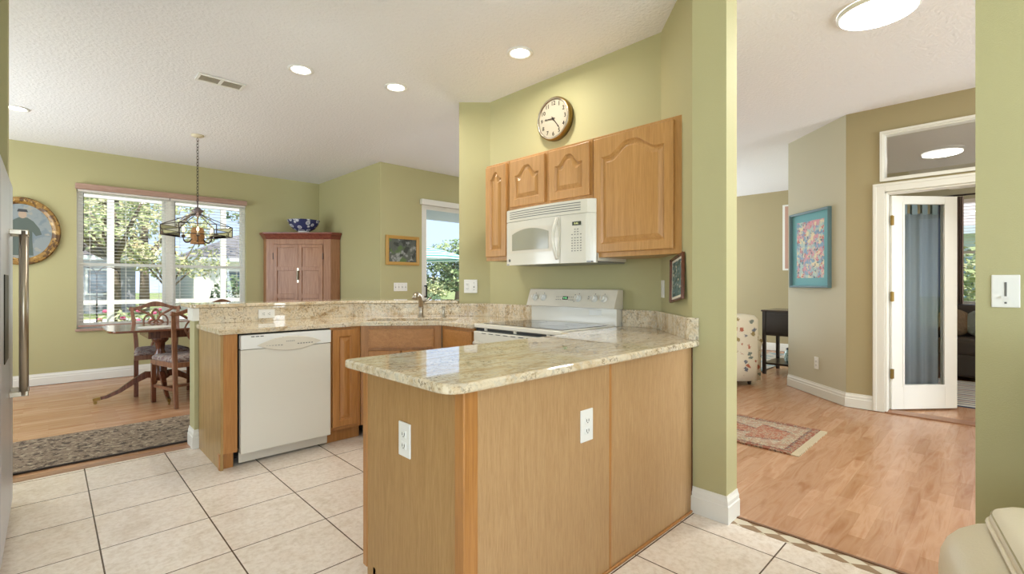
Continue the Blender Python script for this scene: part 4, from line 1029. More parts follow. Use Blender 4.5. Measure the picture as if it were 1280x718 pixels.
# ------------------------------------------------------------------ hall: French door, transom, rug, armchair, end table
def entry_door():
    f = MB()
    y0, y1, zt = -.69, .785, 2.06
    for x in (5.62, 5.75):
        s = -1 if x == 5.62 else 1; a, b = (x-.018, x) if s < 0 else (x, x+.018)
        f.box(a, b, y1, y1+.092, 0, zt+.080).box(a, b, y0-.092, y0, 0, zt+.080).box(a, b, y0+.0001, y1-.0001, zt, zt+.080)
        a, b = (x-.024, x) if s < 0 else (x, x+.024)
        f.box(a, b, y1+.062, y1+.088, 0.001, zt+.055).box(a, b, y0-.088, y1+.088, zt+.055, zt+.078)
    f.box(5.62, 5.75, y1-.016, y1, 0, zt).box(5.62, 5.75, y0, y0+.016, 0, zt).box(5.62, 5.75, y0, y1, zt-.016, zt)
    f.build('door_2', M_trim, kind='structure', bevel=.003)
    S(MB().box(5.60, 5.76, y0, y1, -.003, .007), 'trim_5', P('door_threshold', C(150, 106, 76), .4))
    # leaf: local x along leaf from hinge, thickness along y
    hx, hy = 5.735, .765; ex, ey = 6.245, .335
    ang = math.atan2(ey-hy, ex-hx); L = math.hypot(ex-hx, ey-hy); F = frame((hx, hy, 0), ang)
    t = thing('french_door', 'white French door leaf standing open into the den', 'door', (hx, hy, 0), ang)
    lf = MB(F); w0, w1 = .125, L-.125; zb, zt2 = .235, 1.965
    lf.ring(.006, L, -.018, .018, .012, 2.035, w0-.006, L-w1, zb-.012, 2.035-zt2)
    lf.build('leaf', M_trim, t, bevel=.002)
    b = MB(F)
    for yy in (-.022, .014): b.box(w0-.012, w0+.006, yy, yy+.008, zb-.012, zt2+.012).box(w1-.006, w1+.012, yy, yy+.008, zb-.012, zt2+.012).box(w0, w1, yy, yy+.008, zb-.012, zb+.006).box(w0, w1, yy, yy+.008, zt2-.006, zt2+.012)
    b.build('glazing_bead', M_trim, t)
    MB(F)._a([(w0, 0, zb), (w1, 0, zb), (w1, 0, zt2), (w0, 0, zt2)], [(0, 1, 2, 3)]).build('pane', M_glass, t)
    for z in (.35, 1.08, 1.80): MB(F).box(-.012, .02, -.026, -.017, z-.045, z+.045).tube([(-.002, -.026, z-.048), (-.002, -.026, z+.048)], .006, 8).build('hinge', M_brass, t)
    MB(F).lathe([(.025, 0), (.012, .01), (.010, .035), (.026, .045), (.028, .06), (.018, .07)], 18, M=Matrix.Translation((L-.06, -.018, .97)) @ Matrix.Rotation(PI/2, 4, 'X')).build('knob', M_brass, t, smooth=True) if False else None
    # curtain on the far side of the pane
    N = 60; R = []
    for i in range(N+1):
        u = i/N; x = w0-.0+u*(w1-w0)-0; R.append((x, .042+.012*math.sin(u*19+.6)+.004*math.sin(u*43+1)))
    ring = R+[(x, y+.003) for x, y in R[::-1]]
    cu = thing('door_curtain', 'blue-grey tab-top curtain hanging behind the glass of the French door', 'curtain', (hx, hy, 0), ang)
    MB(F).prism(ring, zb-.01, 1.875).build('cloth', P('blue_grey_cloth', C(150, 160, 164), .9), cu, smooth=True)
    tb = MB(F)
    for k in range(4):
        c = w0+(k+.5)*(w1-w0)/4; tb.box(c-.028, c+.028, .030, .034, 1.865, 1.985).box(c-.028, c+.028, .050, .054, 1.865, 1.985).box(c-.028, c+.028, .030, .054, 1.982, 1.986)
    tb.build('tabs', P('blue_grey_tab', C(134, 150, 154), .9), cu)
    MB(F).tube([(w0-.03, .042, 1.975), (w1+.03, .042, 1.975)], .005, 8).build('rod', M_trim, cu)
    # transom
    ty0, ty1, tz0, tz1 = -.69, .80, 2.18, 2.605
    g = MB()
    for (a, b2) in ((5.60, 5.62), (5.75, 5.77)):
        g.box(a, b2, ty1, ty1+.022, tz0-.022, tz1+.022).box(a, b2, ty0-.022, ty0, tz0-.022, tz1+.022).box(a, b2, ty0, ty1, tz0-.022, tz0).box(a, b2, ty0, ty1, tz1, tz1+.022)
    g.box(5.62, 5.75, ty0+.012, ty1-.012, tz0, tz0+.012).box(5.62, 5.75, ty0+.012, ty1-.012, tz1-.012, tz1).box(5.62, 5.75, ty1-.012, ty1, tz0, tz1).box(5.62, 5.75, ty0, ty0+.012, tz0, tz1)
    w_ = g.build('window_2', M_trim, kind='structure')
    MB(Matrix.Translation((5.70, 0, 2.39)) @ Matrix.Rotation(math.radians(.45), 4, 'Y'))._a([(0, ty0+.012, -.20), (0, ty1-.012, -.20), (0, ty1-.012, .20), (0, ty0+.012, .20)], [(0, 1, 2, 3)]).build('pane', glass_mat('transom_glass', .10, (.78, .76, .72, 1)), w_)
entry_door()

def oriental_rug():
    x0, x1, y0, y1 = 3.74, 4.52, 1.05, 2.65
    m, n, b = mat_base('oriental_field'); v = mapping(n, kind='Object')
    sx_ = n.nodes.new('ShaderNodeSeparateXYZ'); n.links.new(v, sx_.inputs[0])
    def mth(op, a, c=None):
        k = n.nodes.new('ShaderNodeMath'); k.operation = op
        for i, q in enumerate((a, c)):
            if q is None: continue
            if isinstance(q, (int, float)): k.inputs[i].default_value = q
            else: n.links.new(q, k.inputs[i])
        return k.outputs[0]
    ax = mth('ABSOLUTE', sx_.outputs[0]); ay = mth('ABSOLUTE', sx_.outputs[1])
    hx, hy = (x1-x0)/2, (y1-y0)/2
    ed = mth('MINIMUM', mth('SUBTRACT', hx, ax), mth('SUBTRACT', hy, ay))
    vo = n.nodes.new('ShaderNodeTexVoronoi'); vo.inputs['Scale'].default_value = 34; n.links.new(v, vo.inputs['Vector'])
    r1 = ramp(n, [(0, C(196, 178, 150)), (.20, C(40, 42, 58)), (.40, C(186, 170, 142)), (.58, C(140, 84, 66))]); n.links.new(vo.outputs['Distance'], r1.inputs[0])
    dm = mth('ADD', mth('MULTIPLY', ax, 1.9), mth('MULTIPLY', mth('FRACT', mth('DIVIDE', ay, .42)), .3))
    rd = ramp(n, [(.0, C(196, 150, 120)), (.38, C(186, 118, 92)), (.42, C(52, 54, 72)), (.46, C(208, 196, 172))]); n.links.new(dm, rd.inputs[0])
    fld = mixc(n, .62, rd.outputs[0], r1.outputs[0])
    be = ramp(n, [(0, C(150, 92, 66)), (.035, C(150, 92, 66)), (.04, C(50, 50, 66)), (.055, C(50, 50, 66)), (.06, C(205, 190, 162))]); n.links.new(ed, be.inputs[0])
    be.color_ramp.interpolation = 'CONSTANT'
    bd = mixc(n, .68, be.outputs[0], r1.outputs[0])
    f = n.nodes.new('ShaderNodeValToRGB'); f.color_ramp.interpolation = 'CONSTANT'; f.color_ramp.elements[0].color = (0, 0, 0, 1); f.color_ramp.elements[1].color = (1, 1, 1, 1); f.color_ramp.elements[1].position = .14; n.links.new(ed, f.inputs[0])
    n.links.new(mixc(n, f.outputs[0], bd, fld), b.inputs['Base Color']); b.inputs['Roughness'].default_value = .95
    t = thing('oriental_rug', 'small oriental rug with cream fringe on the hall wood floor', 'rug', ((x0+x1)/2, (y0+y1)/2, 0))
    MB().box(x0, x1, y0, y1, -.003, .009).build('pile', m, t)
    for (a, b2) in ((y0-.055, y0), (y1, y1+.055)):
        fr = MB(); k = 60
        for i in range(k):
            x = x0+.006+i*(x1-x0-.012)/(k-1); fr.box(x-.0045, x+.0035, a+random.random()*.012, b2, -.003, .004)
        fr.build('fringe', P('cream_fringe', C(214, 200, 172), .9), t)
oriental_rug()

def armchair():
    # upholstered armchair with its rounded side and back towards the opening
    cx, cy = 6.00, 2.66; F = frame((cx, cy, 0), math.radians(-40))
    m, n, b = mat_base('seashell_print'); v = mapping(n)
    vo = n.nodes.new('ShaderNodeTexVoronoi'); vo.inputs['Scale'].default_value = 11; vo.inputs['Randomness'].default_value = .8; n.links.new(v, vo.inputs['Vector'])
    no = noise_node(n, v, 34, 4, .7, .4)
    su = n.nodes.new('ShaderNodeMath'); su.operation = 'MULTIPLY_ADD'; su.inputs[1].default_value = .95; n.links.new(no.outputs['Fac'], su.inputs[0]); n.links.new(vo.outputs['Distance'], su.inputs[2])
    msk = ramp(n, [(.74, (1, 1, 1, 1)), (.77, (0, 0, 0, 1))]); n.links.new(su.outputs[0], msk.inputs[0])
    hs = n.nodes.new('ShaderNodeSeparateColor'); n.links.new(vo.outputs['Color'], hs.inputs[0])
    cr_ = ramp(n, [(0, C(176, 104, 78)), (.3, C(120, 128, 118)), (.55, C(152, 132, 86)), (.78, C(108, 112, 122))]); cr_.color_ramp.interpolation = 'CONSTANT'; n.links.new(hs.outputs[0], cr_.inputs[0])
    n.links.new(mixc(n, msk.outputs[0], C(222, 212, 190), cr_.outputs[0]), b.inputs['Base Color']); b.inputs['Roughness'].default_value = .9
    t = thing('armchair', 'cream armchair printed with starfish and coral, beyond the pillar', 'armchair', (cx, cy, 0), math.radians(-40))
    def rb(x0, x1, y0, y1, z0, z1, r, name, bev=.05, sg=5):
        MB(F).box(x0, x1, y0, y1, z0, z1).build(name, m, t, bevel=bev, seg=sg, smooth=False)
    rb(-.34, .34, -.36, .36, .06, .32, 0, 'base', .03)
    for s in (-1, 1):
        a, c = (s*.42-.09, s*.42+.09)
        rings = []
        for y in (-.40, -.36, .34, .38):
            k = .93 if y in (-.40, .38) else 1
            pts = [(a+.02, .05), (c-.02, .05), (c-.01, .45)]+[((a+c)/2+.105*k*math.cos(q), .50+.115*k*math.sin(q)) for q in [PI*i/10 for i in range(11)]]+[(a+.01, .45)]
            rings.append([(x, y, z) for x, z in pts])
        MB(F).loft(rings).build('arm', m, t, smooth=True)
    R = []
    for z, k, yo in ((.06, .96, 0), (.30, 1.0, 0), (.60, 1.0, .01), (.78, .97, .03), (.83, .85, .04), (.845, .6, .04)):
        R.append([((x*k), -.40-yo+(y)*k, z) for x, y in round_poly([(-.43, -.10), (.43, -.10), (.40, .10), (-.40, .10)], {0: .08, 1: .08, 2: .04, 3: .04})])
    MB(F).loft(R).build('back', m, t, smooth=True)
    MB(F).box(-.31, .31, -.28, .38, .32, .47).build('seat_cushion', m, t, bevel=.05, seg=5)
    for x in (-.36, .36):
        for y in (-.38, .32): MB(F).tube([(x, y, .06), (x, y, -.003)], [.028, .018], 10).build('foot', M_espresso, t)
armchair()

def end_table():
    x0, x1, y0, y1, zt = 6.88, 7.47, 1.835, 2.275, .852
    t = thing('end_table', 'dark espresso end table with drawer and low shelf beside the armchair', 'table', ((x0+x1)/2, (y0+y1)/2, 0))
    MB().box(x0-.012, x1+.012, y0-.012, y1+.012, zt-.022, zt).build('tabletop', P('espresso_top', C(74, 62, 56), .18), t, bevel=.004)
    MB().box(x0+.012, x1-.012, y0+.012, y1-.012, zt-.34, zt-.022).build('drawer_case', M_espresso, t)
    MB().box(x0+.004, x0+.012, y0+.05, y1-.05, zt-.30, zt-.05).build('side_panel', M_espresso, t, bevel=.002)
    for x in (x0, x1-.042):
        for y in (y0, y1-.042): MB().box(x, x+.042, y, y+.042, -.003, zt-.022).build('leg', M_espresso, t, bevel=.003)
    MB().box(x0+.01, x1-.01, y0+.01, y1-.01, .125, .150).build('shelf', M_espresso, t)
    j = thing('glass_jar', 'pale green patterned jar on the low shelf of the end table', 'jar', (7.15, 2.02, .15))
    MB().lathe([(.045, .150), (.060, .17), (.062, .27), (.045, .30), (.040, .315)], 24, c=(7.15, 2.02)).build('body', speckle('jar_glaze', C(190, 206, 196), [(C(80, 130, 110), 1, .54)], 40, rough=.2), j, smooth=True)
    MB().lathe([(.042, .315), (.042, .335), (.012, .345), (.012, .37), (.004, .375)], 20, c=(7.15, 2.02)).build('lid', M_espresso, j, smooth=True)
end_table()
tag(MB().box(6.55, 9.0, 2.33, 4.6, -.003, .008).build('area_rug', rug_mat('pastel_rug', C(200, 194, 182), [(C(150, 170, 176), 1, .52), (C(196, 150, 130), 1.6, .6), (C(120, 110, 96), 2.2, .62)], 5)), 'pastel patterned area rug under the armchair and end table', 'rug')
# narrow pink-edged panel on the far wall
wp = thing('wall_panel', 'tall narrow white-edged picture on the far wall, mostly hidden by the angled wall', 'picture', (9.39, 2.60, 1.42))
MB().box(9.372, 9.399, 2.33, 2.76, 1.44, 2.60).build('frame', M_trim, wp, bevel=.004)
MB().box(9.369, 9.373, 2.36, 2.72, 1.47, 2.57).build('image', P('rose_panel', C(190, 150, 132), .7), wp)

# ------------------------------------------------------------------ den
def den():
    # window
    y0, y1, z0, z1 = -1.4, .50, .92, 2.37
    f = MB(); x = 9.10
    f.box(x+.03, x+.11, y0, y0+.04, z0, z1).box(x+.03, x+.11, y1-.04, y1, z0, z1).box(x+.03, x+.11, y0+.04, y1-.04, z0, z0+.04).box(x+.03, x+.11, y0+.04, y1-.04, z1-.04, z1).box(x+.032, x+.108, -.50, -.41, z0+.04, z1-.04)
    f.box(x+.05, x+.09, y0+.04, y1-.04, 1.62, 1.66)
    w_ = f.build('window_3', M_trim, kind='structure')
    MB()._a([(x+.07, y0+.04, z0+.04), (x+.07, y1-.04, z0+.04), (x+.07, y1-.04, z1-.04), (x+.07, y0+.04, z1-.04)], [(0, 1, 2, 3)]).build('pane', M_glass, w_)
    t = thing('den_blind', 'white horizontal blind in the den window', 'blind', (x+.01, -.45, z0))
    s = MB()
    for i in range(33): z = z1-.06-i*.0425; s.box(x-.010, x+.026, y0+.02, y1-.02, z-.001, z+.001)
    s.build('slats', M_slat, t)
    MB().box(x-.012, x+.028, y0+.01, y1-.01, z1-.05, z1).build('head_rail', M_slat, t)
    MB().box(x-.012, x+.028, y0+.02, y1-.02, z0, z0+.02).build('bottom_rail', M_slat, t)
    # curtain
    t = thing('den_curtain', 'slate blue curtain with tan edge gathered at the left of the den window', 'curtain', (9.0, .55, .3))
    for nm, ya, yb_, mt, ph in (('cloth', .50, .72, P('slate_cloth', C(86, 98, 122), .9), 0), ('edge_band', .40, .50, P('taupe_cloth', C(136, 118, 108), .9), 1)):
        N = 24; R0 = []
        for i in range(N+1): R0.append((9.0+.018*math.sin(i*1.3+ph), ya+(yb_-ya)*i/N))
        MB().prism(R0+[(a+.004, b) for a, b in R0[::-1]], .30, 2.40).build(nm, mt, t)
    MB().tube([(9.0, -1.6, 2.42), (9.0, .80, 2.42)], .012, 10).tube([(9.0, .78, 2.42), (9.0, .84, 2.42)], [.02, .005], 10).build('rod', M_espresso, t)
    MB().box(8.985, 9.10, .70, .715, 2.40, 2.44).build('bracket', M_espresso, t)
    # sofa
    m = P('dark_brown_leather', C(62, 54, 50), .35, bump=(60, .2))
    t = thing('leather_sofa', 'dark brown leather sofa under the den window', 'sofa', (8.5, -.4, 0))
    def rb(name, *q, bev=.06): MB().box(*q).build(name, m, t, bevel=bev, seg=4)
    rb('base', 8.16, 8.96, -1.5, .62, .05, .30, bev=.03)
    rb('front_rail', 8.08, 8.20, -1.5, .62, .05, .33, bev=.03)
    for (a, b) in ((-1.28, -.34), (-.33, .62)): rb('seat_cushion', 8.08, 8.70, a, b, .30, .52); rb('back_cushion', 8.62, 8.95, a, b, .48, .93, bev=.09)
    rb('arm', 8.12, 8.95, -1.52, -1.28, .05, .66); rb('arm', 8.12, 8.95, .625, .86, .05, .66)
    for i, (yy, col, lb, rot) in enumerate(((.47, C(118, 98, 76), 'brown throw pillow on the leather sofa in the den', .2), (.20, C(150, 160, 162), 'shaggy blue-grey pillow on the leather sofa in the den', -.15))):
        q = thing('throw_pillow', lb, 'pillow', (8.46, yy, .52))
        MB(frame((8.46, yy, .70), rot) @ Matrix.Rotation(.25, 4, 'Y')).ell((0, 0, 0), .07, .19, .18, 20, 12).build('cover', P('pillow_%s' % ('brown' if i == 0 else 'shag'), col, .9, bump=(40 if i == 0 else 90, 1.0)), q, smooth=True)
    # striped rug
    mm, n, b = mat_base('striped_rug'); v = mapping(n); sx_ = n.nodes.new('ShaderNodeSeparateXYZ'); n.links.new(v, sx_.inputs[0])
    md = n.nodes.new('ShaderNodeMath'); md.operation = 'MULTIPLY'; md.inputs[1].default_value = 1/.34; n.links.new(sx_.outputs[0], md.inputs[0])
    fr = n.nodes.new('ShaderNodeMath'); fr.operation = 'FRACT'; n.links.new(md.outputs[0], fr.inputs[0])
    r = ramp(n, [(0, C(200, 196, 188)), (.18, C(62, 72, 100)), (.26, C(196, 190, 184)), (.42, C(196, 160, 150)), (.5, C(80, 90, 116)), (.6, C(206, 204, 200)), (.82, C(70, 76, 96)), (.9, C(190, 180, 172))]); r.color_ramp.interpolation = 'CONSTANT'
    n.links.new(fr.outputs[0], r.inputs[0]); n.links.new(r.outputs[0], b.inputs['Base Color']); b.inputs['Roughness'].default_value = .95
    tag(MB().box(6.40, 8.06, -1.6, .62, -.003, .008).build('striped_rug', mm), 'blue, white and pink striped rug on the den floor', 'rug')
    # ceiling fan
    cx, cy = 8.05, -.42
    t = thing('ceiling_fan', 'white ceiling fan in the den, one blade showing through the doorway', 'fan', (cx, cy, 2.30))
    MB().lathe([(.07, HC), (.06, HC-.05), (.02, HC-.06)], 24, c=(cx, cy)).tube([(cx, cy, HC-.05), (cx, cy, 2.50)], .012, 10).build('downrod', M_white2, t)
    MB().lathe([(.05, 2.52), (.11, 2.50), (.12, 2.44), (.10, 2.39), (.05, 2.37)], 28, c=(cx, cy)).build('motor', M_white2, t, smooth=True)
    for k in range(5):
        a = 2*PI*k/5+PI/2-.06; F = Matrix.Translation((cx, cy, 2.405)) @ Matrix.Rotation(a, 4, 'Z') @ Matrix.Rotation(.20, 4, 'X')
        bl = MB(F).prism(round_poly([(.22, -.055), (.92, -.075), (.92, .075), (.22, .055)], {1: .04, 2: .04}), -.004, .004).build('blade', M_white2, t)
        MB(Matrix.Translation((cx, cy, 2.41)) @ Matrix.Rotation(a, 4, 'Z')).box(.09, .26, -.016, .016, -.004, .004).build('blade_arm', M_white2, bl)
den()
area('fill_den', (8.05, -3.9, 1.4), (math.radians(90+25), 0, 0), 1.8, 1.8, 90, (1, .98, .95))  # added out-of-view panel that brightens the den

# ------------------------------------------------------------------ cream leather recliner at bottom right
def recliner():
    RF = Matrix.Translation((1.94, .035, 0)) @ Matrix.Rotation(math.radians(9.6), 4, 'Z') @ Matrix.Translation((-1.94, -.035, 0))
    t = thing('leather_recliner', 'cream leather recliner in the bottom right corner, arm towards the camera', 'armchair', (1.8, -.45, 0))
    def arm_body(y0, y1):
        zr = .025; rings = []; cy = (y0+y1)/2; hw = (y1-y0)/2
        for x, k, dz in ((1.17, .80, -.03), (1.19, .93, -.01), (1.24, 1, 0), (1.82, 1, 0), (1.93, .97, -.008), (2.00, .88, -.03), (2.04, .70, -.07), (2.05, .5, -.12)):
            pts = [(cy-hw*k, .05), (cy-hw*k, .25)]
            for i in range(13):
                q = PI-PI*i/12; pts.append((cy+hw*k*math.copysign(abs(math.cos(q))**.7, math.cos(q)), zr+.34+dz+.165*max(0, math.sin(q))**.8))
            pts += [(cy+hw*k, .25), (cy+hw*k, .05)]
            rings.append([(x, y, z) for y, z in pts[::-1]])
        return MB(RF).loft(rings)
    for i, (y0, y1) in enumerate(((-.29, .150), (-1.16, -.72))):
        arm_body(y0, y1).build('arm', M_leather, t, smooth=True)
        cy = (y0+y1)/2
        off = (1 if i == 0 else -1)
        def pr(k, z): return [(x, cy-off*.045+(y)*k, z) for x, y in round_poly([(1.14, -.155), (1.95, -.155), (1.95, .155), (1.14, .155)], {0: .05, 1: .07, 2: .07, 3: .05})]
        MB(RF).loft([pr(.90, .505), pr(1.0, .527), pr(1.0, .546), pr(.95, .562), pr(.80, .571), pr(.45, .576)]).build('arm_pad', M_leather_pad, t, smooth=True)
        pp = pr(1.02, .532); pp.append(pp[0]); MB(RF).tube(pp, .006, 8, cap=False).build('piping', M_leather_pad, t, smooth=True)
        pp = pr(.975, .556); pp.append(pp[0]); MB(RF).tube(pp, .0022, 6, cap=False).build('seam', M_stitch, t)
    # curved seam on the outer face of the near arm
    sm_ = [(1.30+.30*math.cos(a), 1*.150+.002, .12+.30*math.sin(a)) for a in [PI*i/24 for i in range(25)]]
    MB(RF).tube(sm_, .0035, 6).build('seam', M_stitch, t)
    MB(RF).box(1.22, 2.0, -.745, -.27, .10, .42).build('seat', M_leather, t, bevel=.06, seg=5)
    MB(RF).loft([[(x, y, z) for x, y in round_poly([(1.93+o, -.80), (2.12+o, -.80), (2.12+o, -.22), (1.93+o, -.22)], {i: .06 for i in range(4)})] for z, o in ((.05, -.03), (.4, -.02), (.8, .01), (.98, .03), (1.03, .035))]).build('back', M_leather, t, bevel=.03, smooth=True)
recliner()

# ------------------------------------------------------------------ outdoors
def grass_mat():
    return speckle('lawn_grass', C(120, 140, 78), [(C(164, 166, 110), 1, .5), (C(92, 114, 60), 3, .56)], .8, rough=1)
S(MB().prism([(-60, -60), (80, -60), (80, 90), (-60, 90)], -.6, -.16), 'ground', grass_mat())
S(MB().box(3.0, 16, 6.04, 14.0, -.16, -.02), 'patio_deck', P('sunlit_pavers', C(214, 204, 186), .8, bump=(20, .3)))
S(MB().box(3.36, 10, 6.04, 8.15, 2.50, 2.70), 'patio_soffit', P('soffit_paint', C(200, 212, 218), .7))
S(MB().box(-6, 40, 20.5, 24, -.17, -.14), 'street', P('pale_concrete', C(206, 202, 196), .9))

def leaves(mb, c, r, n, size, flat=.8):
    for _ in range(n):
        while True:
            p = Vector((random.uniform(-1, 1), random.uniform(-1, 1), random.uniform(-1, 1)))
            if .35 < p.length < 1: break
        q = Vector((c[0]+p.x*r[0], c[1]+p.y*r[1], c[2]+p.z*r[2]))
        a = Vector((random.gauss(0, 1), random.gauss(0, 1), random.gauss(0, 1))).normalized(); b = a.orthogonal().normalized()
        s = size*random.uniform(.6, 1.3)
        mb._a([tuple(q-a*s), tuple(q+b*s*.5), tuple(q+a*s), tuple(q-b*s*.5)], [(0, 1, 2, 3)])
def tree(label, x, y, h, blobs, mat, n=700, size=.16, tr=.14, lean=0):
    t = thing('tree', label, 'tree', (x, y, -.17), group=None)
    top = h*.55
    tk = MB().tube([(x, y, -.2), (x+lean*.3, y, top*.4), (x+lean, y, top)], [tr, tr*.8, tr*.5], 9)
    lf = MB()
    for (dx, dy, z, r) in blobs:
        tk.tube([(x+lean*.3, y, top*.45), (x+dx*.5, y+dy*.5, (top*.5+z)/2), (x+dx, y+dy, z)], [tr*.5, tr*.35, tr*.12], 6)
        leaves(lf, (x+dx, y+dy, z), (r, r, r*.75), n, size)
    tk.build('trunk', M_bark, t, smooth=True); lf.build('foliage', mat, t)
    return t
def blobset(n, spread, z0, z1, r):
    return [(random.uniform(-spread, spread), random.uniform(-spread, spread)*.7, random.uniform(z0, z1), r*random.uniform(.75, 1.2)) for _ in range(n)]
tree('broad leafy tree at the left of the dining window view', 1.2, 15.5, 7, blobset(9, 2.4, 2.6, 6.2, 1.1), M_leaf2, 330, .075)
tree('tall green tree seen through the right edge of the dining window', 4.9, 14.6, 7, blobset(10, 1.0, 1.0, 6.0, .8), M_leaf, 330, .08)
tree('spreading tree in the middle distance behind the front lawn', 3.0, 26.0, 9, blobset(12, 4.5, 3.0, 7.0, 1.5), M_leaf2, 260, .13, .2)
tree('small flowering tree with golden foliage in front of the far house', 2.75, 18.5, 4, blobset(6, 1.1, 1.8, 3.2, .7), speckle('golden_leaves', C(172, 178, 126), [(C(206, 186, 142), 1, .56)], 3), 260, .08, .07)
tree('round green tree beyond the patio umbrella', 11.6, 15.2, 4, blobset(9, 1.2, 1.1, 2.6, .75), M_leaf, 500, .09, .12, .4)
tree('bushy tree low at the right of the patio view', 13.6, 19.6, 3, blobset(5, .9, .6, 1.2, .6), M_leaf2, 400, .08, .1)
def shrub(label, x, y, r, h, mat, flowers=None, n=500, size=.06):
    t = thing('shrub', label, 'shrub', (x, y, -.17)); lf = MB(); leaves(lf, (x, y, h*.45), (r, r*.8, h*.6), n, size); lf.build('foliage', mat, t)
    MB().tube([(x, y, -.2), (x+.03, y, h*.4)], .02, 6).tube([(x, y, -.2), (x-.08, y, h*.5)], .015, 6).build('stem', M_bark, t)
    if flowers:
        f = MB()
        for _ in range(26):
            a = random.uniform(0, 2*PI); q = random.uniform(.5, 1.0); zz = random.uniform(.2, .95)*h
            f.ell((x+math.cos(a)*r*q, y-abs(math.sin(a))*r*q*.8, zz), .045, .045, .035, 6, 4)
        f.build('blossoms', flowers, t)
shrub('low shrub with pink blossoms outside the dining window', 1.20, 11.6, .65, .75, M_leaf2, P('pink_petals', C(226, 96, 130), .8))
shrub('clipped green shrub on the lawn left of the pink-flowered one', -.2, 13.2, .6, .55, M_leaf3)
shrub('dark green rounded hedge before the white house', 5.2, 20.0, 1.0, 1.5, M_leaf3, None, 1000, .10)
shrub('leafy garden shrub at the right of the dining window view', 3.1, 12.4, .6, .8, M_leaf, None, 600, .07)
shrub('pale green shrub below the den window outside', 12.3, .35, .9, 1.9, M_leaf2, None, 1500, .08)
shrub('grey-green bush at the fence beyond the patio', 8.6, 13.2, .9, 1.0, M_leaf3, None, 900, .09)

def house(label, x0, x1, y0, y1, h, wallm, roofm, wins, axis='y'):
    t = thing('neighbour_house', label, 'house', ((x0+x1)/2, (y0+y1)/2, -.17))
    MB().box(x0, x1, y0, y1, -.17, h).build('walls', wallm, t)
    o = .45
    R = [[(x0-o, y0-o, h), (x1+o, y0-o, h), (x1+o, y1+o, h), (x0-o, y1+o, h)], [(x0-o, y0-o, h+.18), (x1+o, y0-o, h+.18), (x1+o, y1+o, h+.18), (x0-o, y1+o, h+.18)]]
    MB().loft(R).build('fascia', P('white_fascia', C(226, 232, 236), .6), t)
    m = (y1-y0)/2
    MB().loft([[(x0-o, y0-o, h+.18), (x1+o, y0-o, h+.18), (x1+o, y1+o, h+.18), (x0-o, y1+o, h+.18)], [(x0+m*.8, y0+m, h+1.7), (x1-m*.8, y0+m, h+1.7), (x1-m*.8, y1-m, h+1.7), (x0+m*.8, y1-m, h+1.7)]]).build('roof', roofm, t)
    for (a, b, z0, z1) in wins:
        if axis == 'y':
            wd = MB().box(a, b, y0-.05, y0+.02, z0, z1).build('window', M_trim, t); MB().box(a+.08, b-.08, y0-.06, y0-.04, z0+.08, z1-.08).build('pane', P('dark_far_pane', C(90, 104, 116), .2), wd)
        else:
            wd = MB().box(x0-.05, x0+.02, a, b, z0, z1).build('window', M_trim, t); MB().box(x0-.06, x0-.04, a+.08, b-.08, z0+.08, z1-.08).build('pane', P('far_pane', C(150, 176, 196), .2), wd)
    return t
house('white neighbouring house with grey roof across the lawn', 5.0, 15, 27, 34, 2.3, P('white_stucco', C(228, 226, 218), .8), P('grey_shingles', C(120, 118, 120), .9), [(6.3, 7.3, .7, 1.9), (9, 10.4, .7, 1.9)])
house('grey neighbouring house in shade at the left of the lawn', -7, 3.0, 29, 36, 2.3, P('shaded_stucco', C(150, 152, 156), .8), P('brown_shingles', C(104, 98, 96), .9), [(-1, .4, .7, 1.9), (1.2, 2.4, .7, 1.9)])  # shade on this house is put into the grey wall colour
house('pale blue-white house outside the den window', 15.5, 23, -4, 5, 2.35, P('pale_siding', C(206, 216, 222), .8), P('tan_shingles', C(176, 166, 160), .9), [(.1, 1.1, .8, 1.9)], 'x')

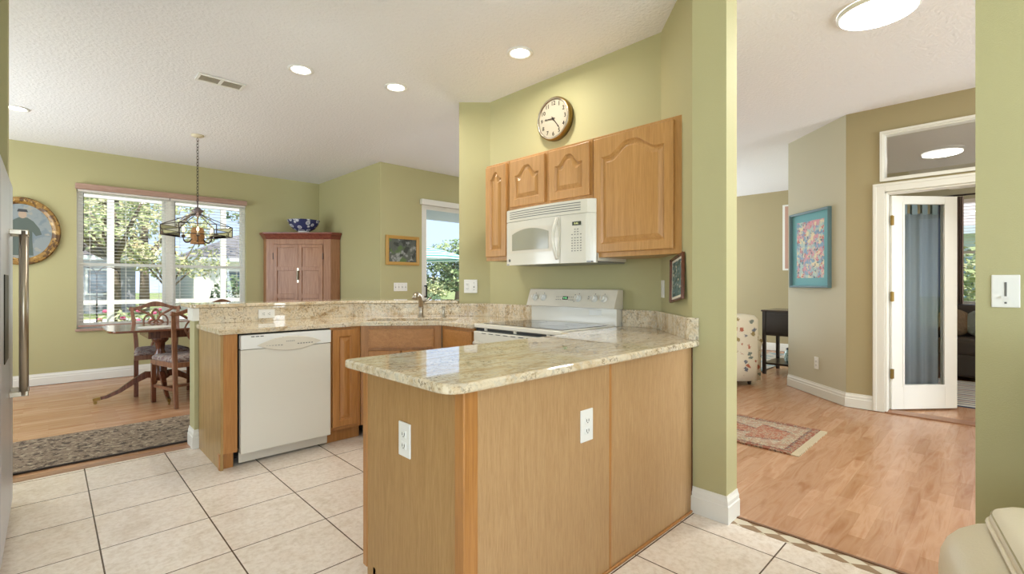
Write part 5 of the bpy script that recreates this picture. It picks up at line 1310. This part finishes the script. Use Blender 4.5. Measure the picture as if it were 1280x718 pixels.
# screen enclosures
def enclosure():
    t = thing('screen_enclosure', 'white screened porch frame standing outside the dining window', 'screen enclosure', (1.5, 10.5, -.17))
    for x in (-1.0, .752, 2.415, 4.1): MB().box(x-.045, x+.045, 10.455, 10.515, -.17, 2.62).build('post', M_trim, t)
    MB().box(-1.0, 4.1, 10.45, 10.52, 2.62, 2.76).build('top_beam', M_trim, t)
    MB().box(-1.0, 4.1, 10.46, 10.51, .855, .925).build('mid_rail', M_trim, t)
    t = thing('pool_screen_frame', 'white aluminium pool screen frame beyond the patio', 'screen enclosure', (7, 9.6, -.02))
    for x in (6.43, 8.9, 11.2): MB().box(x-.04, x+.04, 9.6, 9.66, -.02, 3.0).build('post', M_trim, t)
    MB().box(3.6, 12, 9.6, 9.66, .82, .88).build('mid_rail', M_trim, t) if False else None
    b = MB().bar([(5.9, 9.63, 2.95), (12, 9.63, 3.35)], .03, .03, ax=(0, 1, 0)); b.bar([(6.43, 9.63, 2.6), (6.0, 9.63, 2.96)], .02, .02, ax=(0, 1, 0)).build('top_beam', M_trim, t)
enclosure()
def umbrella():
    cx, cy = 7.0, 10.9; zt = 2.25
    t = thing('patio_umbrella', 'teal and white striped patio umbrella outside the sliding door', 'umbrella', (cx, cy, -.02))
    m, n, b = mat_base('teal_white_stripes'); v = mapping(n); sx_ = n.nodes.new('ShaderNodeSeparateXYZ'); n.links.new(v, sx_.inputs[0])
    md = n.nodes.new('ShaderNodeMath'); md.operation = 'MULTIPLY'; md.inputs[1].default_value = 14; n.links.new(sx_.outputs[2], md.inputs[0])
    fr = n.nodes.new('ShaderNodeMath'); fr.operation = 'FRACT'; n.links.new(md.outputs[0], fr.inputs[0])
    r = ramp(n, [(0, C(222, 236, 234)), (.5, C(92, 170, 164))]); r.color_ramp.interpolation = 'CONSTANT'; n.links.new(fr.outputs[0], r.inputs[0])
    n.links.new(r.outputs[0], b.inputs['Base Color']); b.inputs['Roughness'].default_value = .8
    N = 8; R = []
    for k, z in ((0.02, zt), (.5, zt-.14), (1.0, zt-.34), (1.01, zt-.42)): R.append([(cx+1.35*k*math.cos(2*PI*i/N), cy+1.35*k*math.sin(2*PI*i/N), z) for i in range(N)])
    MB().loft(R, True, False).build('canopy', m, t)
    MB().tube([(cx, cy, -.02), (cx, cy, zt+.05)], .02, 10).build('pole', M_trim, t)
    MB().lathe([(.25, -.02), (.25, .05), (.05, .09)], 20, c=(cx, cy)).build('base', M_iron, t)
umbrella()
def hook():
    x, y = .55, 10.0
    t = thing('garden_hook', 'thin dark double shepherd hook standing outside the dining window', 'garden hook', (x, y, -.17))
    MB().tube([(x, y, -.17), (x, y, 1.35)], .010, 8).build('pole', M_iron, t)
    for s in (-1, 1):
        pts = [(x, y, 1.25)]+[(x+s*(.14-.14*math.cos(PI*i/10)), y, 1.33+.14*math.sin(PI*i/10)) for i in range(11)]+[(x+s*.28, y, 1.22)]
        MB().tube(pts, .008, 7).build('hook', M_iron, t)
hook()
